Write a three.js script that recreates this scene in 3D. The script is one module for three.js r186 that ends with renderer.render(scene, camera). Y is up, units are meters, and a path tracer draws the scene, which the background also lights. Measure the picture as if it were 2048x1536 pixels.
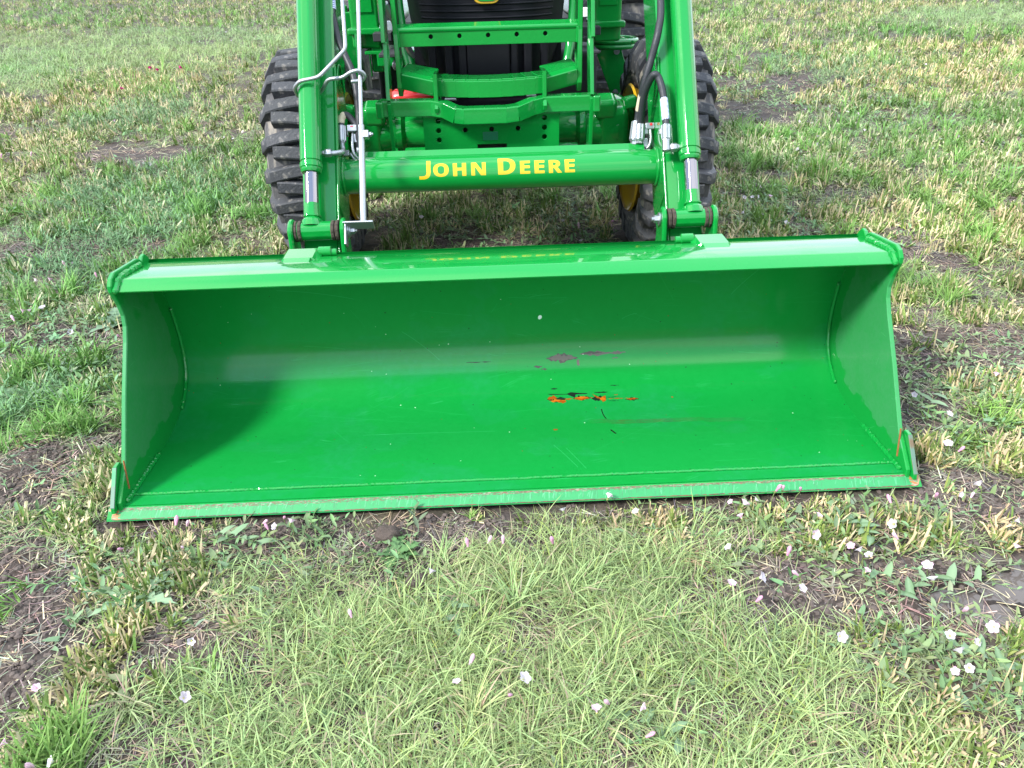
import * as THREE from 'three';
import { RoundedBoxGeometry } from 'three/addons/geometries/RoundedBoxGeometry.js';
import { mergeGeometries, toCreasedNormals, mergeVertices } from 'three/addons/utils/BufferGeometryUtils.js';

// ---------------------------------------------------------------- camera, sky, sun, exposure
const scene = new THREE.Scene();
const camera = new THREE.PerspectiveCamera(53.07, 4 / 3, 0.05, 400);
camera.position.set(-0.0435, 1.1672, 1.4108);
camera.rotation.set(THREE.MathUtils.degToRad(-30.14), THREE.MathUtils.degToRad(-1.42), THREE.MathUtils.degToRad(-1.56), 'YXZ');
const renderer = new THREE.WebGLRenderer({ antialias: true });
renderer.toneMapping = THREE.LinearToneMapping;
renderer.toneMappingExposure = 2.8;
renderer.shadowMap.enabled = true;

const SUN = new THREE.Vector3(-0.617, 0.65, 0.444).normalize();
const sun = new THREE.DirectionalLight(new THREE.Color(1, 0.985, 0.965), 2.45);
sun.position.copy(SUN).multiplyScalar(30);
sun.castShadow = true;
sun.shadow.radius = 20;
sun.shadow.mapSize.set(4096, 4096);
Object.assign(sun.shadow.camera, { left: -9, right: 9, top: 9, bottom: -9, near: 1, far: 70 });
scene.add(sun, sun.target);

// ---------------------------------------------------------------- noise and random numbers
let seed = 90210;
const rnd = () => { seed = (seed + 0x6D2B79F5) | 0; let t = Math.imul(seed ^ (seed >>> 15), 1 | seed); t = (t + Math.imul(t ^ (t >>> 7), 61 | t)) ^ t; return ((t ^ (t >>> 14)) >>> 0) / 4294967296; };
const rr = (a, b) => a + (b - a) * rnd();
const hash = (x, y, s) => { let h = Math.imul(x | 0, 374761393) + Math.imul(y | 0, 668265263) + Math.imul(s | 0, 1274126177); h = Math.imul(h ^ (h >>> 13), 1274126177); return ((h ^ (h >>> 16)) >>> 0) / 4294967296; };
function vn(x, y, s = 0) {
  const ix = Math.floor(x), iy = Math.floor(y), fx = x - ix, fy = y - iy, u = fx * fx * (3 - 2 * fx), v = fy * fy * (3 - 2 * fy);
  const a = hash(ix, iy, s), b = hash(ix + 1, iy, s), c = hash(ix, iy + 1, s), d = hash(ix + 1, iy + 1, s);
  return a + (b - a) * u + (c - a) * v + (a - b - c + d) * u * v;
}
const fbm = (x, y, s, n = 4) => { let a = 0, k = 0.5, t = 0; for (let i = 0; i < n; i++) { a += k * vn(x, y, s + i * 7); t += k; k *= 0.5; x = x * 2.03 + 11.3; y = y * 2.03 + 5.7; } return a / t; };
const sstep = (a, b, x) => { const t = Math.min(1, Math.max(0, (x - a) / (b - a))); return t * t * (3 - 2 * t); };
const clamp = (x, a, b) => Math.min(b, Math.max(a, x));

// bright, hazy summer sky with soft broken cloud
{
  const w = 1024, h = 512, d = new Float32Array(w * h * 4);
  for (let j = 0; j < h; j++) {
    const el = (j + 0.5) / h * Math.PI - Math.PI / 2, y = Math.sin(el), c = Math.cos(el);
    for (let i = 0; i < w; i++) {
      const az = (i + 0.5) / w * 2 * Math.PI, dx = Math.cos(az) * c, dz = Math.sin(az) * c;
      const up = Math.max(y, 0), t = Math.pow(up, 0.5);
      let r = 0.62 - 0.16 * t, g = 0.68 - 0.06 * t, b = 0.76 + 0.14 * t;
      if (y > 0) {
        const px = dx / (y + 0.22), pz = dz / (y + 0.22);
        const n = fbm(px * 1.5 + 20, pz * 1.5 + 40, 3, 6), cl = sstep(0.44, 0.66, n) * sstep(0, 0.12, y), lit = (0.92 + 0.3 * fbm(px * 3.1, pz * 3.1, 50, 4)) * (0.72 + 0.55 * y);
        r += (lit - r) * cl * 0.85; g += (lit * 1.005 - g) * cl * 0.85; b += (lit * 1.02 - b) * cl * 0.85;
      } else { const k = sstep(0, -0.05, y); r += (0.16 - r) * k; g += (0.17 - g) * k; b += (0.11 - b) * k; }
      const m = Math.max(0, dx * SUN.x + y * SUN.y + dz * SUN.z), haze = y > 0 ? 0.75 * Math.pow(m, 14) + 0.35 * Math.pow(m, 4) : 0;   // milky air brightens round the sun
      r += haze; g += haze * 0.985; b += haze * 0.96;
      const o = (j * w + i) * 4; d[o] = r * 0.85; d[o + 1] = g * 0.85; d[o + 2] = b * 0.85; d[o + 3] = 1;
    }
  }
  const sky = new THREE.DataTexture(d, w, h, THREE.RGBAFormat, THREE.FloatType);
  sky.mapping = THREE.EquirectangularReflectionMapping; sky.magFilter = THREE.LinearFilter; sky.needsUpdate = true;
  scene.background = sky; scene.environment = sky;
}

// ---------------------------------------------------------------- building helpers
const used = {};
function numbered(name) { const n = used[name] = (used[name] ?? -1) + 1; return n ? `${name}_${String(n).padStart(3, '0')}` : name; }
function thing(name, label, category, group, at = [0, 0, 0], turn = 0) {
  const o = new THREE.Group(); o.name = numbered(name); scene.add(o); o.position.set(...at); o.rotation.y = turn;
  o.userData = { label, category }; if (group) o.userData.group = group; return o;
}
const V = (x, y, z) => new THREE.Vector3(x, y, z);
function clean(g) {
  g = g.index ? g.toNonIndexed() : g;
  for (const k of Object.keys(g.attributes)) if (!['position', 'normal', 'uv'].includes(k)) g.deleteAttribute(k);
  if (!g.attributes.normal) g.computeVertexNormals();
  if (!g.attributes.uv) g.setAttribute('uv', new THREE.BufferAttribute(new Float32Array(g.attributes.position.count * 2), 2));
  return g;
}
function metres(g) {   // uv in metres from the position, by the main direction of each face
  const p = g.attributes.position, n = g.attributes.normal, u = g.attributes.uv;
  for (let i = 0; i < p.count; i++) {
    const ax = Math.abs(n.getX(i)), ay = Math.abs(n.getY(i)), az = Math.abs(n.getZ(i));
    if (ax > ay && ax > az) u.setXY(i, p.getZ(i), p.getY(i)); else if (ay > az) u.setXY(i, p.getX(i), p.getZ(i)); else u.setXY(i, p.getX(i), p.getY(i));
  }
  return g;
}
function part(name, geos, mat, parent, keepUv = false) {
  const list = (Array.isArray(geos) ? geos : [geos]).map(clean);
  let g = list.length > 1 ? mergeGeometries(list) : list[0];
  if (!keepUv) metres(g);
  const m = new THREE.Mesh(g, mat); m.name = name; m.castShadow = m.receiveShadow = true; parent.add(m); return m;
}
function box(w, h, d, x, y, z, rx = 0, ry = 0, rz = 0, r = 0.003) {
  const g = new RoundedBoxGeometry(w, h, d, 2, Math.min(r, w * 0.45, h * 0.45, d * 0.45));
  g.applyMatrix4(new THREE.Matrix4().compose(V(x, y, z), new THREE.Quaternion().setFromEuler(new THREE.Euler(rx, ry, rz)), V(1, 1, 1))); return g;
}
function turned(a, b, prof, seg = 28) {   // prof: [along 0..1 or metres, radius] about the line a-b (metres from a)
  const d = b.clone().sub(a), pts = prof.map(([t, r]) => new THREE.Vector2(Math.max(r, 1e-4), t));
  let g = new THREE.LatheGeometry(pts, seg);
  g = toCreasedNormals(g, 0.6);
  g.applyMatrix4(new THREE.Matrix4().compose(a, new THREE.Quaternion().setFromUnitVectors(V(0, 1, 0), d.normalize()), V(1, 1, 1))); return g;
}
function rod(a, b, r, seg = 20, bev = 0.0015) { const L = a.distanceTo(b); bev = Math.min(bev, r * 0.4, L * 0.3); return turned(a, b, [[0, 0], [0, r - bev], [bev, r], [L - bev, r], [L, r - bev], [L, 0]], seg); }
function pipe(pts, r, seg = 40, rs = 12, closed = false, tension = 0.5) {
  const c = new THREE.CatmullRomCurve3(pts.map(p => p.isVector3 ? p : V(...p)), closed, 'catmullrom', tension);
  const g = new THREE.TubeGeometry(c, seg, r, rs, closed); if (closed) return g;
  const caps = [0, 1].map(t => { const s = new THREE.SphereGeometry(r * 0.999, 10, 6); s.translate(...c.getPoint(t).toArray()); return clean(s); });
  return mergeGeometries([clean(g), ...caps]);
}
function bent(pts, r, corner = 0.02, rs = 12) {   // rod bent at rounded corners
  const P = pts.map(p => p.isVector3 ? p : V(...p)), out = [P[0]];
  for (let i = 1; i < P.length - 1; i++) {
    const a = P[i - 1].clone().sub(P[i]), b = P[i + 1].clone().sub(P[i]), c = Math.min(corner, a.length() * 0.45, b.length() * 0.45);
    const s = P[i].clone().addScaledVector(a.normalize(), c), e = P[i].clone().addScaledVector(b.normalize(), c);
    for (let k = 0; k <= 5; k++) { const t = k / 5; out.push(s.clone().multiplyScalar((1 - t) ** 2).addScaledVector(P[i], 2 * t * (1 - t)).addScaledVector(e, t * t)); }
  }
  out.push(P.at(-1));
  const path = new THREE.CurvePath(); for (let i = 1; i < out.length; i++) path.add(new THREE.LineCurve3(out[i - 1], out[i]));
  return pipe(out, r, out.length * 5, rs, false, 0.02);
}
function plate(zy, x0, x1, bev = 0.0015, holes = []) {   // outline in (z, y), thick from x0 to x1
  const s = new THREE.Shape(zy.map(([z, y]) => new THREE.Vector2(z, y)));
  for (const h of holes) { const p = new THREE.Path(); p.absarc(h[0], h[1], h[2], 0, Math.PI * 2, true); s.holes.push(p); }
  const g = new THREE.ExtrudeGeometry(s, { depth: x1 - x0 - 2 * bev, bevelEnabled: bev > 0, bevelThickness: bev, bevelSize: bev, bevelOffset: -bev, bevelSegments: 1, curveSegments: 14 });
  g.applyMatrix4(new THREE.Matrix4().makeBasis(V(0, 0, 1), V(0, 1, 0), V(-1, 0, 0)).setPosition(x1 - bev, 0, 0)); return g;
}
function face(xy, z0, z1, bev = 0.0015, holes = []) {    // outline in (x, y), thick from z0 to z1
  const s = new THREE.Shape(xy.map(([x, y]) => new THREE.Vector2(x, y)));
  for (const h of holes) { const p = new THREE.Path(); p.absarc(h[0], h[1], h[2], 0, Math.PI * 2, true); s.holes.push(p); }
  const g = new THREE.ExtrudeGeometry(s, { depth: z1 - z0 - 2 * bev, bevelEnabled: bev > 0, bevelThickness: bev, bevelSize: bev, bevelOffset: -bev, bevelSegments: 1, curveSegments: 14 });
  g.translate(0, 0, z0 + bev); return g;
}
function bolt(p, dir, r, h) {   // hexagon head on a washer
  const q = new THREE.Quaternion().setFromUnitVectors(V(0, 1, 0), dir.clone().normalize()), M = new THREE.Matrix4().compose(p, q, V(1, 1, 1));
  const w = new THREE.CylinderGeometry(r * 1.5, r * 1.5, h * 0.3, 20); w.translate(0, h * 0.15, 0);
  const x = new THREE.CylinderGeometry(r * 0.94, r, h * 0.8, 6); x.translate(0, h * 0.7, 0);
  const t = new THREE.CylinderGeometry(r * 0.5, r * 0.55, h * 0.5, 12); t.translate(0, h * 1.3, 0);
  return [w, x, t].map(g => toCreasedNormals(g.applyMatrix4(M), 0.4));
}
function mirrored(g) { const c = g.clone(); c.scale(-1, 1, 1); const flip = clean(c), p = flip.attributes; for (const k in p) { const a = p[k], n = a.itemSize; for (let i = 0; i < a.count; i += 3) for (let j = 0; j < n; j++) { const t = a.array[(i + 1) * n + j]; a.array[(i + 1) * n + j] = a.array[(i + 2) * n + j]; a.array[(i + 2) * n + j] = t; } } return flip; }

// ---------------------------------------------------------------- textures and materials
function canvasTexture(w, h, draw, srgb = true) {
  const c = document.createElement('canvas'); c.width = w; c.height = h; draw(c.getContext('2d'), w, h);
  const t = new THREE.CanvasTexture(c); if (srgb) t.colorSpace = THREE.SRGBColorSpace; t.wrapS = t.wrapT = THREE.RepeatWrapping; t.magFilter = THREE.LinearFilter; return t;
}
function dataTexture(n, f, srgb = false) {
  const d = new Uint8Array(n * n * 4);
  for (let j = 0; j < n; j++) for (let i = 0; i < n; i++) { const v = f(i / n, j / n), o = (j * n + i) * 4; for (let k = 0; k < 3; k++) d[o + k] = clamp(Math.round(255 * (v.length ? v[k] : v)), 0, 255); d[o + 3] = 255; }
  const t = new THREE.DataTexture(d, n, n); if (srgb) t.colorSpace = THREE.SRGBColorSpace; t.wrapS = t.wrapT = THREE.RepeatWrapping; t.magFilter = THREE.LinearFilter; t.needsUpdate = true; return t;
}
// noise that repeats over the unit square
function tile(u, v, f, s, n = 4) { let a = 0, k = 0.5, t = 0; for (let i = 0; i < n; i++) { const x = u * f, y = v * f, ix = Math.floor(x), iy = Math.floor(y), fx = x - ix, fy = y - iy, p = fx * fx * (3 - 2 * fx), q = fy * fy * (3 - 2 * fy), m = z => ((z % f) + f) % f; const A = hash(m(ix), m(iy), s + i), B = hash(m(ix + 1), m(iy), s + i), C = hash(m(ix), m(iy + 1), s + i), D = hash(m(ix + 1), m(iy + 1), s + i); a += k * (A + (B - A) * p + (C - A) * q + (A - B - C + D) * p * q); t += k; k *= 0.55; f *= 2; } return a / t; }

const smudge = dataTexture(512, (u, v) => 0.30 + 0.55 * sstep(0.42, 0.75, tile(u, v, 5, 900, 6)) + 0.12 * tile(u, v, 60, 910, 2));
const peel = dataTexture(256, (u, v) => tile(u, v, 26, 940, 3));
smudge.repeat.set(2.2, 2.2); peel.repeat.set(6, 6);
const GREEN = new THREE.Color().setRGB(0.004, 0.222, 0.032);
const M = {
  paint: new THREE.MeshPhysicalMaterial({ name: 'green_paint', color: GREEN, roughness: 0.6, roughnessMap: smudge, specularIntensity: 0.12, clearcoat: 1, clearcoatRoughness: 0.05, bumpMap: peel, bumpScale: 0.0004 }),
  yellow: new THREE.MeshPhysicalMaterial({ name: 'yellow_paint', color: new THREE.Color().setRGB(0.50, 0.29, 0.008), roughness: 0.4, clearcoat: 0.6, clearcoatRoughness: 0.15 }),
  zinc: new THREE.MeshStandardMaterial({ name: 'zinc_plate', color: new THREE.Color().setRGB(0.40, 0.415, 0.43), metalness: 0.85, roughness: 0.38, bumpMap: peel, bumpScale: 0.0003 }),
  chrome: new THREE.MeshStandardMaterial({ name: 'chrome', color: new THREE.Color().setRGB(0.27, 0.26, 0.285), metalness: 1, roughness: 0.14 }),
  hose: new THREE.MeshPhysicalMaterial({ name: 'hose_rubber', color: new THREE.Color().setRGB(0.022, 0.024, 0.028), roughness: 0.5, bumpMap: peel, bumpScale: 0.0004 }),
  black: new THREE.MeshPhysicalMaterial({ name: 'black_plastic', color: new THREE.Color().setRGB(0.007, 0.0075, 0.010), roughness: 0.5, specularIntensity: 0.35 }),
  steel: new THREE.MeshStandardMaterial({ name: 'dark_steel', color: new THREE.Color().setRGB(0.03, 0.032, 0.035), metalness: 0.2, roughness: 0.7 }),
  grime: new THREE.MeshStandardMaterial({ name: 'greasy_dirt', color: new THREE.Color().setRGB(0.055, 0.042, 0.03), roughness: 0.9, bumpMap: peel, bumpScale: 0.003 }),
  red: new THREE.MeshPhysicalMaterial({ name: 'red_paint', color: new THREE.Color().setRGB(0.55, 0.012, 0.012), roughness: 0.35, clearcoat: 0.6 }),
  label: new THREE.MeshStandardMaterial({ name: 'paper_label', color: 0xffffff, roughness: 0.6, map: canvasTexture(128, 256, (c, w, h) => { c.fillStyle = '#c8cde2'; c.fillRect(0, 0, w, h); c.fillStyle = '#33418c'; for (let i = 0; i < 16; i++) for (let x = 6; x < w; x += 34) c.fillRect(x + (i * 7) % 9, 8 + i * 15, 12 + ((i * 13 + x) % 14), 5); }) }),
  tan: new THREE.MeshStandardMaterial({ name: 'tan_sleeve', color: new THREE.Color().setRGB(0.5, 0.44, 0.3), roughness: 0.7 }),
  white: new THREE.MeshStandardMaterial({ name: 'white_decal', color: new THREE.Color().setRGB(0.75, 0.76, 0.78), roughness: 0.5 }),
};

// ---------------------------------------------------------------- ground
const SOIL = [   // bare earth: x, z, half sizes
  [-1.14, 0.28, 0.15, 0.28], [-1.04, 0.5, 0.14, 0.12], [-2.3, -3.8, 0.34, 0.28], [2.5, -5.6, 0.7, 0.5], [1.42, -0.66, 0.34, 0.26], [1.17, -0.40, 0.16, 0.16],
  [-0.52, 0.07, 0.2, 0.07], [-0.24, 0.09, 0.14, 0.09], [1.06, 0.02, 0.14, 0.09], [-1.52, -0.95, 0.3, 0.2], [-1.26, -0.2, 0.2, 0.18], [0.86, 0.30, 0.13, 0.08], [1.04, 0.32, 0.10, 0.09],
  [2.0, -4.6, 0.5, 0.5], [0.0, -1.6, 0.5, 0.35], [-0.5, -1.25, 0.25, 0.25], [-1.9, -1.9, 0.3, 0.2], [1.7, -1.6, 0.3, 0.2], [-0.62, 0.36, 0.1, 0.06], [0.5, 0.28, 0.16, 0.07],
];
const WATER = [[0.82, 0.155, 0.06, 0.025], [0.86, 0.335, 0.05, 0.03], [1.00, 0.30, 0.05, 0.04], [1.09, 0.34, 0.07, 0.06], [0.72, 0.19, 0.04, 0.02], [0.98, 0.20, 0.04, 0.03], [0.93, 0.37, 0.045, 0.03], [1.10, 0.24, 0.05, 0.03]];
const ell = (list, x, z, wob) => { let m = 0; for (const [a, b, c, d] of list) { const q = Math.hypot((x - a) / c, (z - b) / d) + wob; if (q < 1.5) m = Math.max(m, 1 - sstep(0.75, 1.35, q)); } return m; };
const bare = (x, z) => ell(SOIL, x, z, (fbm(x * 5, z * 5, 12, 4) - 0.5) * 2.2);
const wet = (x, z) => ell(WATER, x, z, (fbm(x * 14, z * 14, 22, 4) - 0.42) * 2.6);
const fineLawn = (x, z) => {   // thin pale lawn grass: in front of the bucket, and a strip far off on one side
  const w = (fbm(x * 3, z * 3, 31, 3) - 0.5) * 0.9;
  const a = 1 - sstep(0.55, 1.4, Math.hypot((x - 0.02) / 0.66, (z - 0.62) / 0.44) + w * 1.3);
  const b = 1 - sstep(0.7, 1.15, Math.hypot((x + 6.0) / 4.2, (z + 9.5) / 3.0) + w);
  const c = 1 - sstep(0.7, 1.15, Math.hypot((x - 8.2) / 2.6, (z + 10.5) / 2.2) + w);
  return Math.max(a, b, c);
};
const puddleLevel = -0.010;
function gh(x, z) {
  const far = Math.hypot(x, z - 1.4), a = fbm(x * 1.1, z * 1.1, 60, 3) - 0.5, b = fbm(x * 7, z * 7, 70, 3) - 0.5, c = far < 4 ? fbm(x * 34, z * 34, 80, 3) - 0.5 : 0;
  let y = a * 0.03 + b * 0.014 * (0.6 + 0.8 * bare(x, z)) + c * 0.010;
  if (x > 0.3 && x < 1.7 && z > -0.2 && z < 0.8) y = Math.max(y, -0.006 + 0.3 * y);
  y -= wet(x, z) * 0.03;
  const rut = Math.min(Math.abs(x - 0.645), Math.abs(x + 0.675)); // tyres stand on firm, pressed soil
  if (z < -1.4 && z > -2.3 && rut < 0.3) y = Math.min(y, -0.012);
  return Math.min(y, 0.012);
}
{
  const line = (a, b, n0, grow, end) => { const v = []; for (let i = 0; i <= n0; i++) v.push(a + (b - a) * i / n0); let s = (b - a) / n0; while (Math.abs(v.at(-1)) < end) { s *= grow; v.push(v.at(-1) + s); } return v; };
  const xp = line(0, 1.9, 140, 1.045, 160), xs = [...xp.slice(1).map(v => -v).reverse(), ...xp];
  const zf = line(0.9, -2.4, 245, 1.03, 220), zn = []; { let z = 0.9, s = 0.014; while (z < 60) { s *= 1.12; z += s; zn.push(z); } } const zs = [...zn.reverse(), ...zf];
  const nx = xs.length, nz = zs.length, P = new Float32Array(nx * nz * 3), C = new Float32Array(nx * nz * 3), U = new Float32Array(nx * nz * 2), I = [];
  for (let j = 0; j < nz; j++) for (let i = 0; i < nx; i++) {
    const x = xs[i], z = zs[j], o = j * nx + i; P.set([x, gh(x, z), z], o * 3); U.set([x / 1.3, z / 1.3], o * 2);
    const b = bare(x, z), n = fbm(x * 2.3, z * 2.3, 101, 4), m = fbm(x * 9, z * 9, 131, 3), w = Math.max(wet(x, z), 0.75 * ell(WATER, x, z, -0.35 + (m - 0.5)));
    const thatch = sstep(0.35, 0.7, n * 0.6 + m * 0.5 - b * 0.45);
    const k = thatch * 0.6, dk = 1 - 0.45 * w;
    C.set([(0.095 + (0.15 - 0.095) * k) * dk, (0.075 + (0.138 - 0.075) * k) * dk, (0.064 + (0.084 - 0.064) * k) * dk], o * 3);
  }
  for (let j = 0; j < nz - 1; j++) for (let i = 0; i < nx - 1; i++) { const a = j * nx + i, b = a + 1, c = a + nx, d = c + 1; I.push(a, b, c, b, d, c); }
  const g = new THREE.BufferGeometry();
  g.setAttribute('position', new THREE.BufferAttribute(P, 3)); g.setAttribute('color', new THREE.BufferAttribute(C, 3)); g.setAttribute('uv', new THREE.BufferAttribute(U, 2)); g.setIndex(I); g.computeVertexNormals();
  if (g.attributes.normal.getY(100) < 0) { g.setIndex(I.map((_, k) => I[k - k % 3 + [0, 2, 1][k % 3]])); g.computeVertexNormals(); }
  const grain = (u, v) => 0.5 * tile(u, v, 40, 300, 4) + 0.32 * tile(u, v, 150, 320, 3) + 0.18 * tile(u, v, 8, 340, 3);
  const hair = canvasTexture(1024, 1024, (c, w, h) => {
    const im = c.createImageData(w, h);
    for (let j = 0; j < h; j++) for (let i = 0; i < w; i++) { const q = grain(i / w, j / h), e = 0.45 + 0.9 * q, t = tile(i / w, j / h, 12, 400, 3), o = (j * w + i) * 4; im.data[o] = clamp(205 * e * (0.93 + 0.14 * t), 0, 255); im.data[o + 1] = clamp(198 * e, 0, 255); im.data[o + 2] = clamp(192 * e * (1.05 - 0.12 * t), 0, 255); im.data[o + 3] = 255; }
    c.putImageData(im, 0, 0);
    for (let k = 0; k < 3000; k++) { const x = rnd() * w, y = rnd() * h, a = rnd() * 6.28, L = rr(5, 34), v = rnd(); c.strokeStyle = v < 0.55 ? `rgba(236,222,190,${rr(0.2, 0.6)})` : v < 0.8 ? `rgba(150,128,98,${rr(0.3, 0.7)})` : `rgba(88,72,58,${rr(0.3, 0.7)})`; c.lineWidth = rr(0.7, 2.2); c.beginPath(); c.moveTo(x, y); c.quadraticCurveTo(x + Math.cos(a) * L * 0.5 + rr(-4, 4), y + Math.sin(a) * L * 0.5 + rr(-4, 4), x + Math.cos(a) * L, y + Math.sin(a) * L); c.stroke(); }
  });
  const lumps = dataTexture(1024, (u, v) => grain(u, v));
  const mat = new THREE.MeshStandardMaterial({ name: 'soil', vertexColors: true, map: hair, bumpMap: lumps, bumpScale: 0.012, roughness: 0.93 });
  const ground = new THREE.Mesh(g, mat); ground.name = 'ground'; ground.receiveShadow = true;
  ground.userData = { kind: 'structure', label: 'patchy brown soil with worn grass under the tractor', category: 'ground' }; scene.add(ground);
  // standing water in the trodden hollows
  const wg = new THREE.PlaneGeometry(0.95, 0.55, 60, 40); wg.rotateX(-Math.PI / 2); wg.translate(0.98, puddleLevel, 0.29);
  const ripple = dataTexture(256, (u, v) => tile(u, v, 9, 700, 3));
  const water = new THREE.Mesh(wg, new THREE.MeshPhysicalMaterial({ name: 'muddy_water', color: new THREE.Color().setRGB(0.10, 0.085, 0.075), roughness: 0.035, ior: 1.33, bumpMap: ripple, bumpScale: 0.0012 }));
  water.name = 'puddle_water'; water.receiveShadow = true; water.userData = { kind: 'structure', label: 'shallow muddy rainwater lying in hollows of the soil', category: 'puddle' }; scene.add(water);
}

// ---------------------------------------------------------------- tractor
const tractor = thing('tractor', 'green tractor with yellow wheel rims and black grille standing on the patchy grass', 'tractor', null, [-0.022, 0, 0]);
const rubberMap = dataTexture(256, (u, v) => { const n = tile(u, v, 7, 1200, 5), s = sstep(0.5, 0.72, n), f = tile(u, v, 60, 1230, 2); return [0.25 + 0.24 * s + 0.10 * f, 0.245 + 0.215 * s + 0.10 * f, 0.245 + 0.17 * s + 0.10 * f]; }, true);
rubberMap.repeat.set(4, 4);
const lugMap = dataTexture(256, (u, v) => { const n = tile(u, v, 9, 1300, 5), s = sstep(0.56, 0.74, n), f = tile(u, v, 70, 1330, 2); return [0.16 + 0.20 * s + 0.10 * f, 0.165 + 0.18 * s + 0.10 * f, 0.175 + 0.15 * s + 0.10 * f]; }, true);
lugMap.repeat.set(7, 7);
M.rubber = new THREE.MeshStandardMaterial({ name: 'dusty_rubber', color: 0xffffff, map: rubberMap, roughness: 0.85, bumpMap: peel, bumpScale: 0.001 });
M.lug = new THREE.MeshStandardMaterial({ name: 'lug_rubber', color: 0xffffff, map: lugMap, roughness: 0.72, bumpMap: peel, bumpScale: 0.001 });
M.lugClean = new THREE.MeshStandardMaterial({ name: 'lug_rubber_clean', color: new THREE.Color().setRGB(0.9, 0.9, 0.95), map: lugMap, roughness: 0.6, bumpMap: peel, bumpScale: 0.001 });

// wheel about its own x axis, centre at the origin; out = side that carries the dished rim
function lugGeometry(R, w, side, depth, carcass) {
  const st = [], n = 7;
  for (let i = 0; i < n; i++) {
    const t = i / (n - 1), x = side * (w * 0.53 - t * w * 0.84), ax = Math.abs(x) / (w * 0.5);
    const end = i === 0, th = -0.055 * (1 - t) * (1 - t) * 1.6 + 0.0 * t;
    st.push({ x: end ? side * w * 0.515 : x, top: end ? R - depth * 1.9 : R - 0.012 * ax * ax, bot: end ? carcass - 0.09 : carcass - 0.012 - 0.03 * ax * ax * ax, th, b: 0.0275 + 0.003 * (1 - t), a: 0.0205 });
  }
  const ring = s => { const f = (r, d) => { const q = s.th + d / r; return [s.x, Math.sin(q) * r, Math.cos(q) * r]; }; return [f(s.bot, -s.b), f(s.top - 0.004, -s.a - 0.001), f(s.top, -s.a + 0.004), f(s.top, s.a - 0.004), f(s.top - 0.004, s.a + 0.001), f(s.bot, s.b)]; };
  const R_ = st.map(ring), pos = [], tri = (a, b, c) => side > 0 ? pos.push(...a, ...c, ...b) : pos.push(...a, ...b, ...c);
  for (let i = 0; i < n - 1; i++) for (let k = 0; k < 5; k++) { const a = R_[i][k], b = R_[i][k + 1], c = R_[i + 1][k], d = R_[i + 1][k + 1]; tri(a, c, b); tri(b, c, d); }
  for (const [r, f] of [[R_[0], 1], [R_[n - 1], -1]]) for (let k = 1; k < 5; k++) f > 0 ? tri(r[0], r[k], r[k + 1]) : tri(r[0], r[k + 1], r[k]);
  let g = new THREE.BufferGeometry(); g.setAttribute('position', new THREE.Float32BufferAttribute(pos, 3)); g.computeVertexNormals(); g = toCreasedNormals(g, 0.5); return metres(clean(g));
}
function wheel(name, at, R, w, rimR, count, out) {
  const g = new THREE.Group(); g.name = name; g.position.set(...at); tractor.add(g);
  const cr = R - 0.034, axis = (pts) => { const l = toCreasedNormals(new THREE.LatheGeometry(pts.map(([r, x]) => new THREE.Vector2(r, x)), 72), 0.7); l.rotateZ(-Math.PI / 2); return l; };
  const h = w / 2;
  part('tyre', axis([[rimR - 0.012, -h * 0.72], [rimR + 0.006, -h * 0.86], [rimR + 0.04, -h * 0.96], [rimR + (cr - rimR) * 0.55, -h * 1.0], [cr - 0.05, -h * 0.97], [cr - 0.018, -h * 0.86], [cr - 0.004, -h * 0.5], [cr, 0], [cr - 0.004, h * 0.5], [cr - 0.018, h * 0.86], [cr - 0.05, h * 0.97], [rimR + (cr - rimR) * 0.55, h * 1.0], [rimR + 0.04, h * 0.96], [rimR + 0.006, h * 0.86], [rimR - 0.012, h * 0.72]]), M.rubber, g, true);
  const o = out, rim = part('rim', axis((o > 0 ? x => x : x => x.map(([r, a]) => [r, -a]).reverse())([[rimR + 0.004, -h * 1.08], [rimR + 0.010, -h * 1.02], [rimR - 0.004, -h * 0.92], [rimR - 0.018, -h * 0.7], [rimR - 0.05, -h * 0.1], [rimR - 0.052, h * 0.2], [rimR - 0.05, h * 0.3], [0.09, h * 0.34], [0.001, h * 0.34]])), M.yellow, g);
  part('rim_flange', axis((o > 0 ? x => x : x => x.map(([r, a]) => [r, -a]).reverse())([[rimR - 0.05, h * 0.32], [rimR - 0.02, h * 0.5], [rimR - 0.006, h * 0.74], [rimR + 0.012, h * 0.90], [rimR + 0.008, h * 0.97]])), M.yellow, rim);
  const both = [lugGeometry(R, w, 1, 0.03, cr), lugGeometry(R, w, -1, 0.03, cr)];
  for (let k = 0; k < count * 2; k++) { const m = new THREE.Mesh(both[k % 2], k % 3 ? M.lug : M.lugClean); m.name = 'lug'; m.rotation.x = -k * Math.PI / count + (k % 2 ? 0.0 : 0.0); m.castShadow = m.receiveShadow = true; g.add(m); }
  const hub = [], s = o * h * 0.34; for (let k = 0; k < 8; k++) { const a = k * Math.PI / 4; hub.push(...bolt(V(s, Math.sin(a) * 0.07, Math.cos(a) * 0.07), V(-o, 0, 0), 0.011, 0.012)); }
  part('wheel_bolts', hub, M.zinc, g);
  return g;
}
wheel('front_wheel', [-0.70, 0.402, -1.80], 0.42, 0.262, 0.242, 21, -1);
wheel('front_wheel', [0.70, 0.402, -1.80], 0.42, 0.262, 0.242, 21, 1);
wheel('rear_wheel', [-0.72, 0.622, -3.72], 0.64, 0.44, 0.32, 22, -1);
wheel('rear_wheel', [0.72, 0.622, -3.72], 0.64, 0.44, 0.32, 22, 1);

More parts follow.
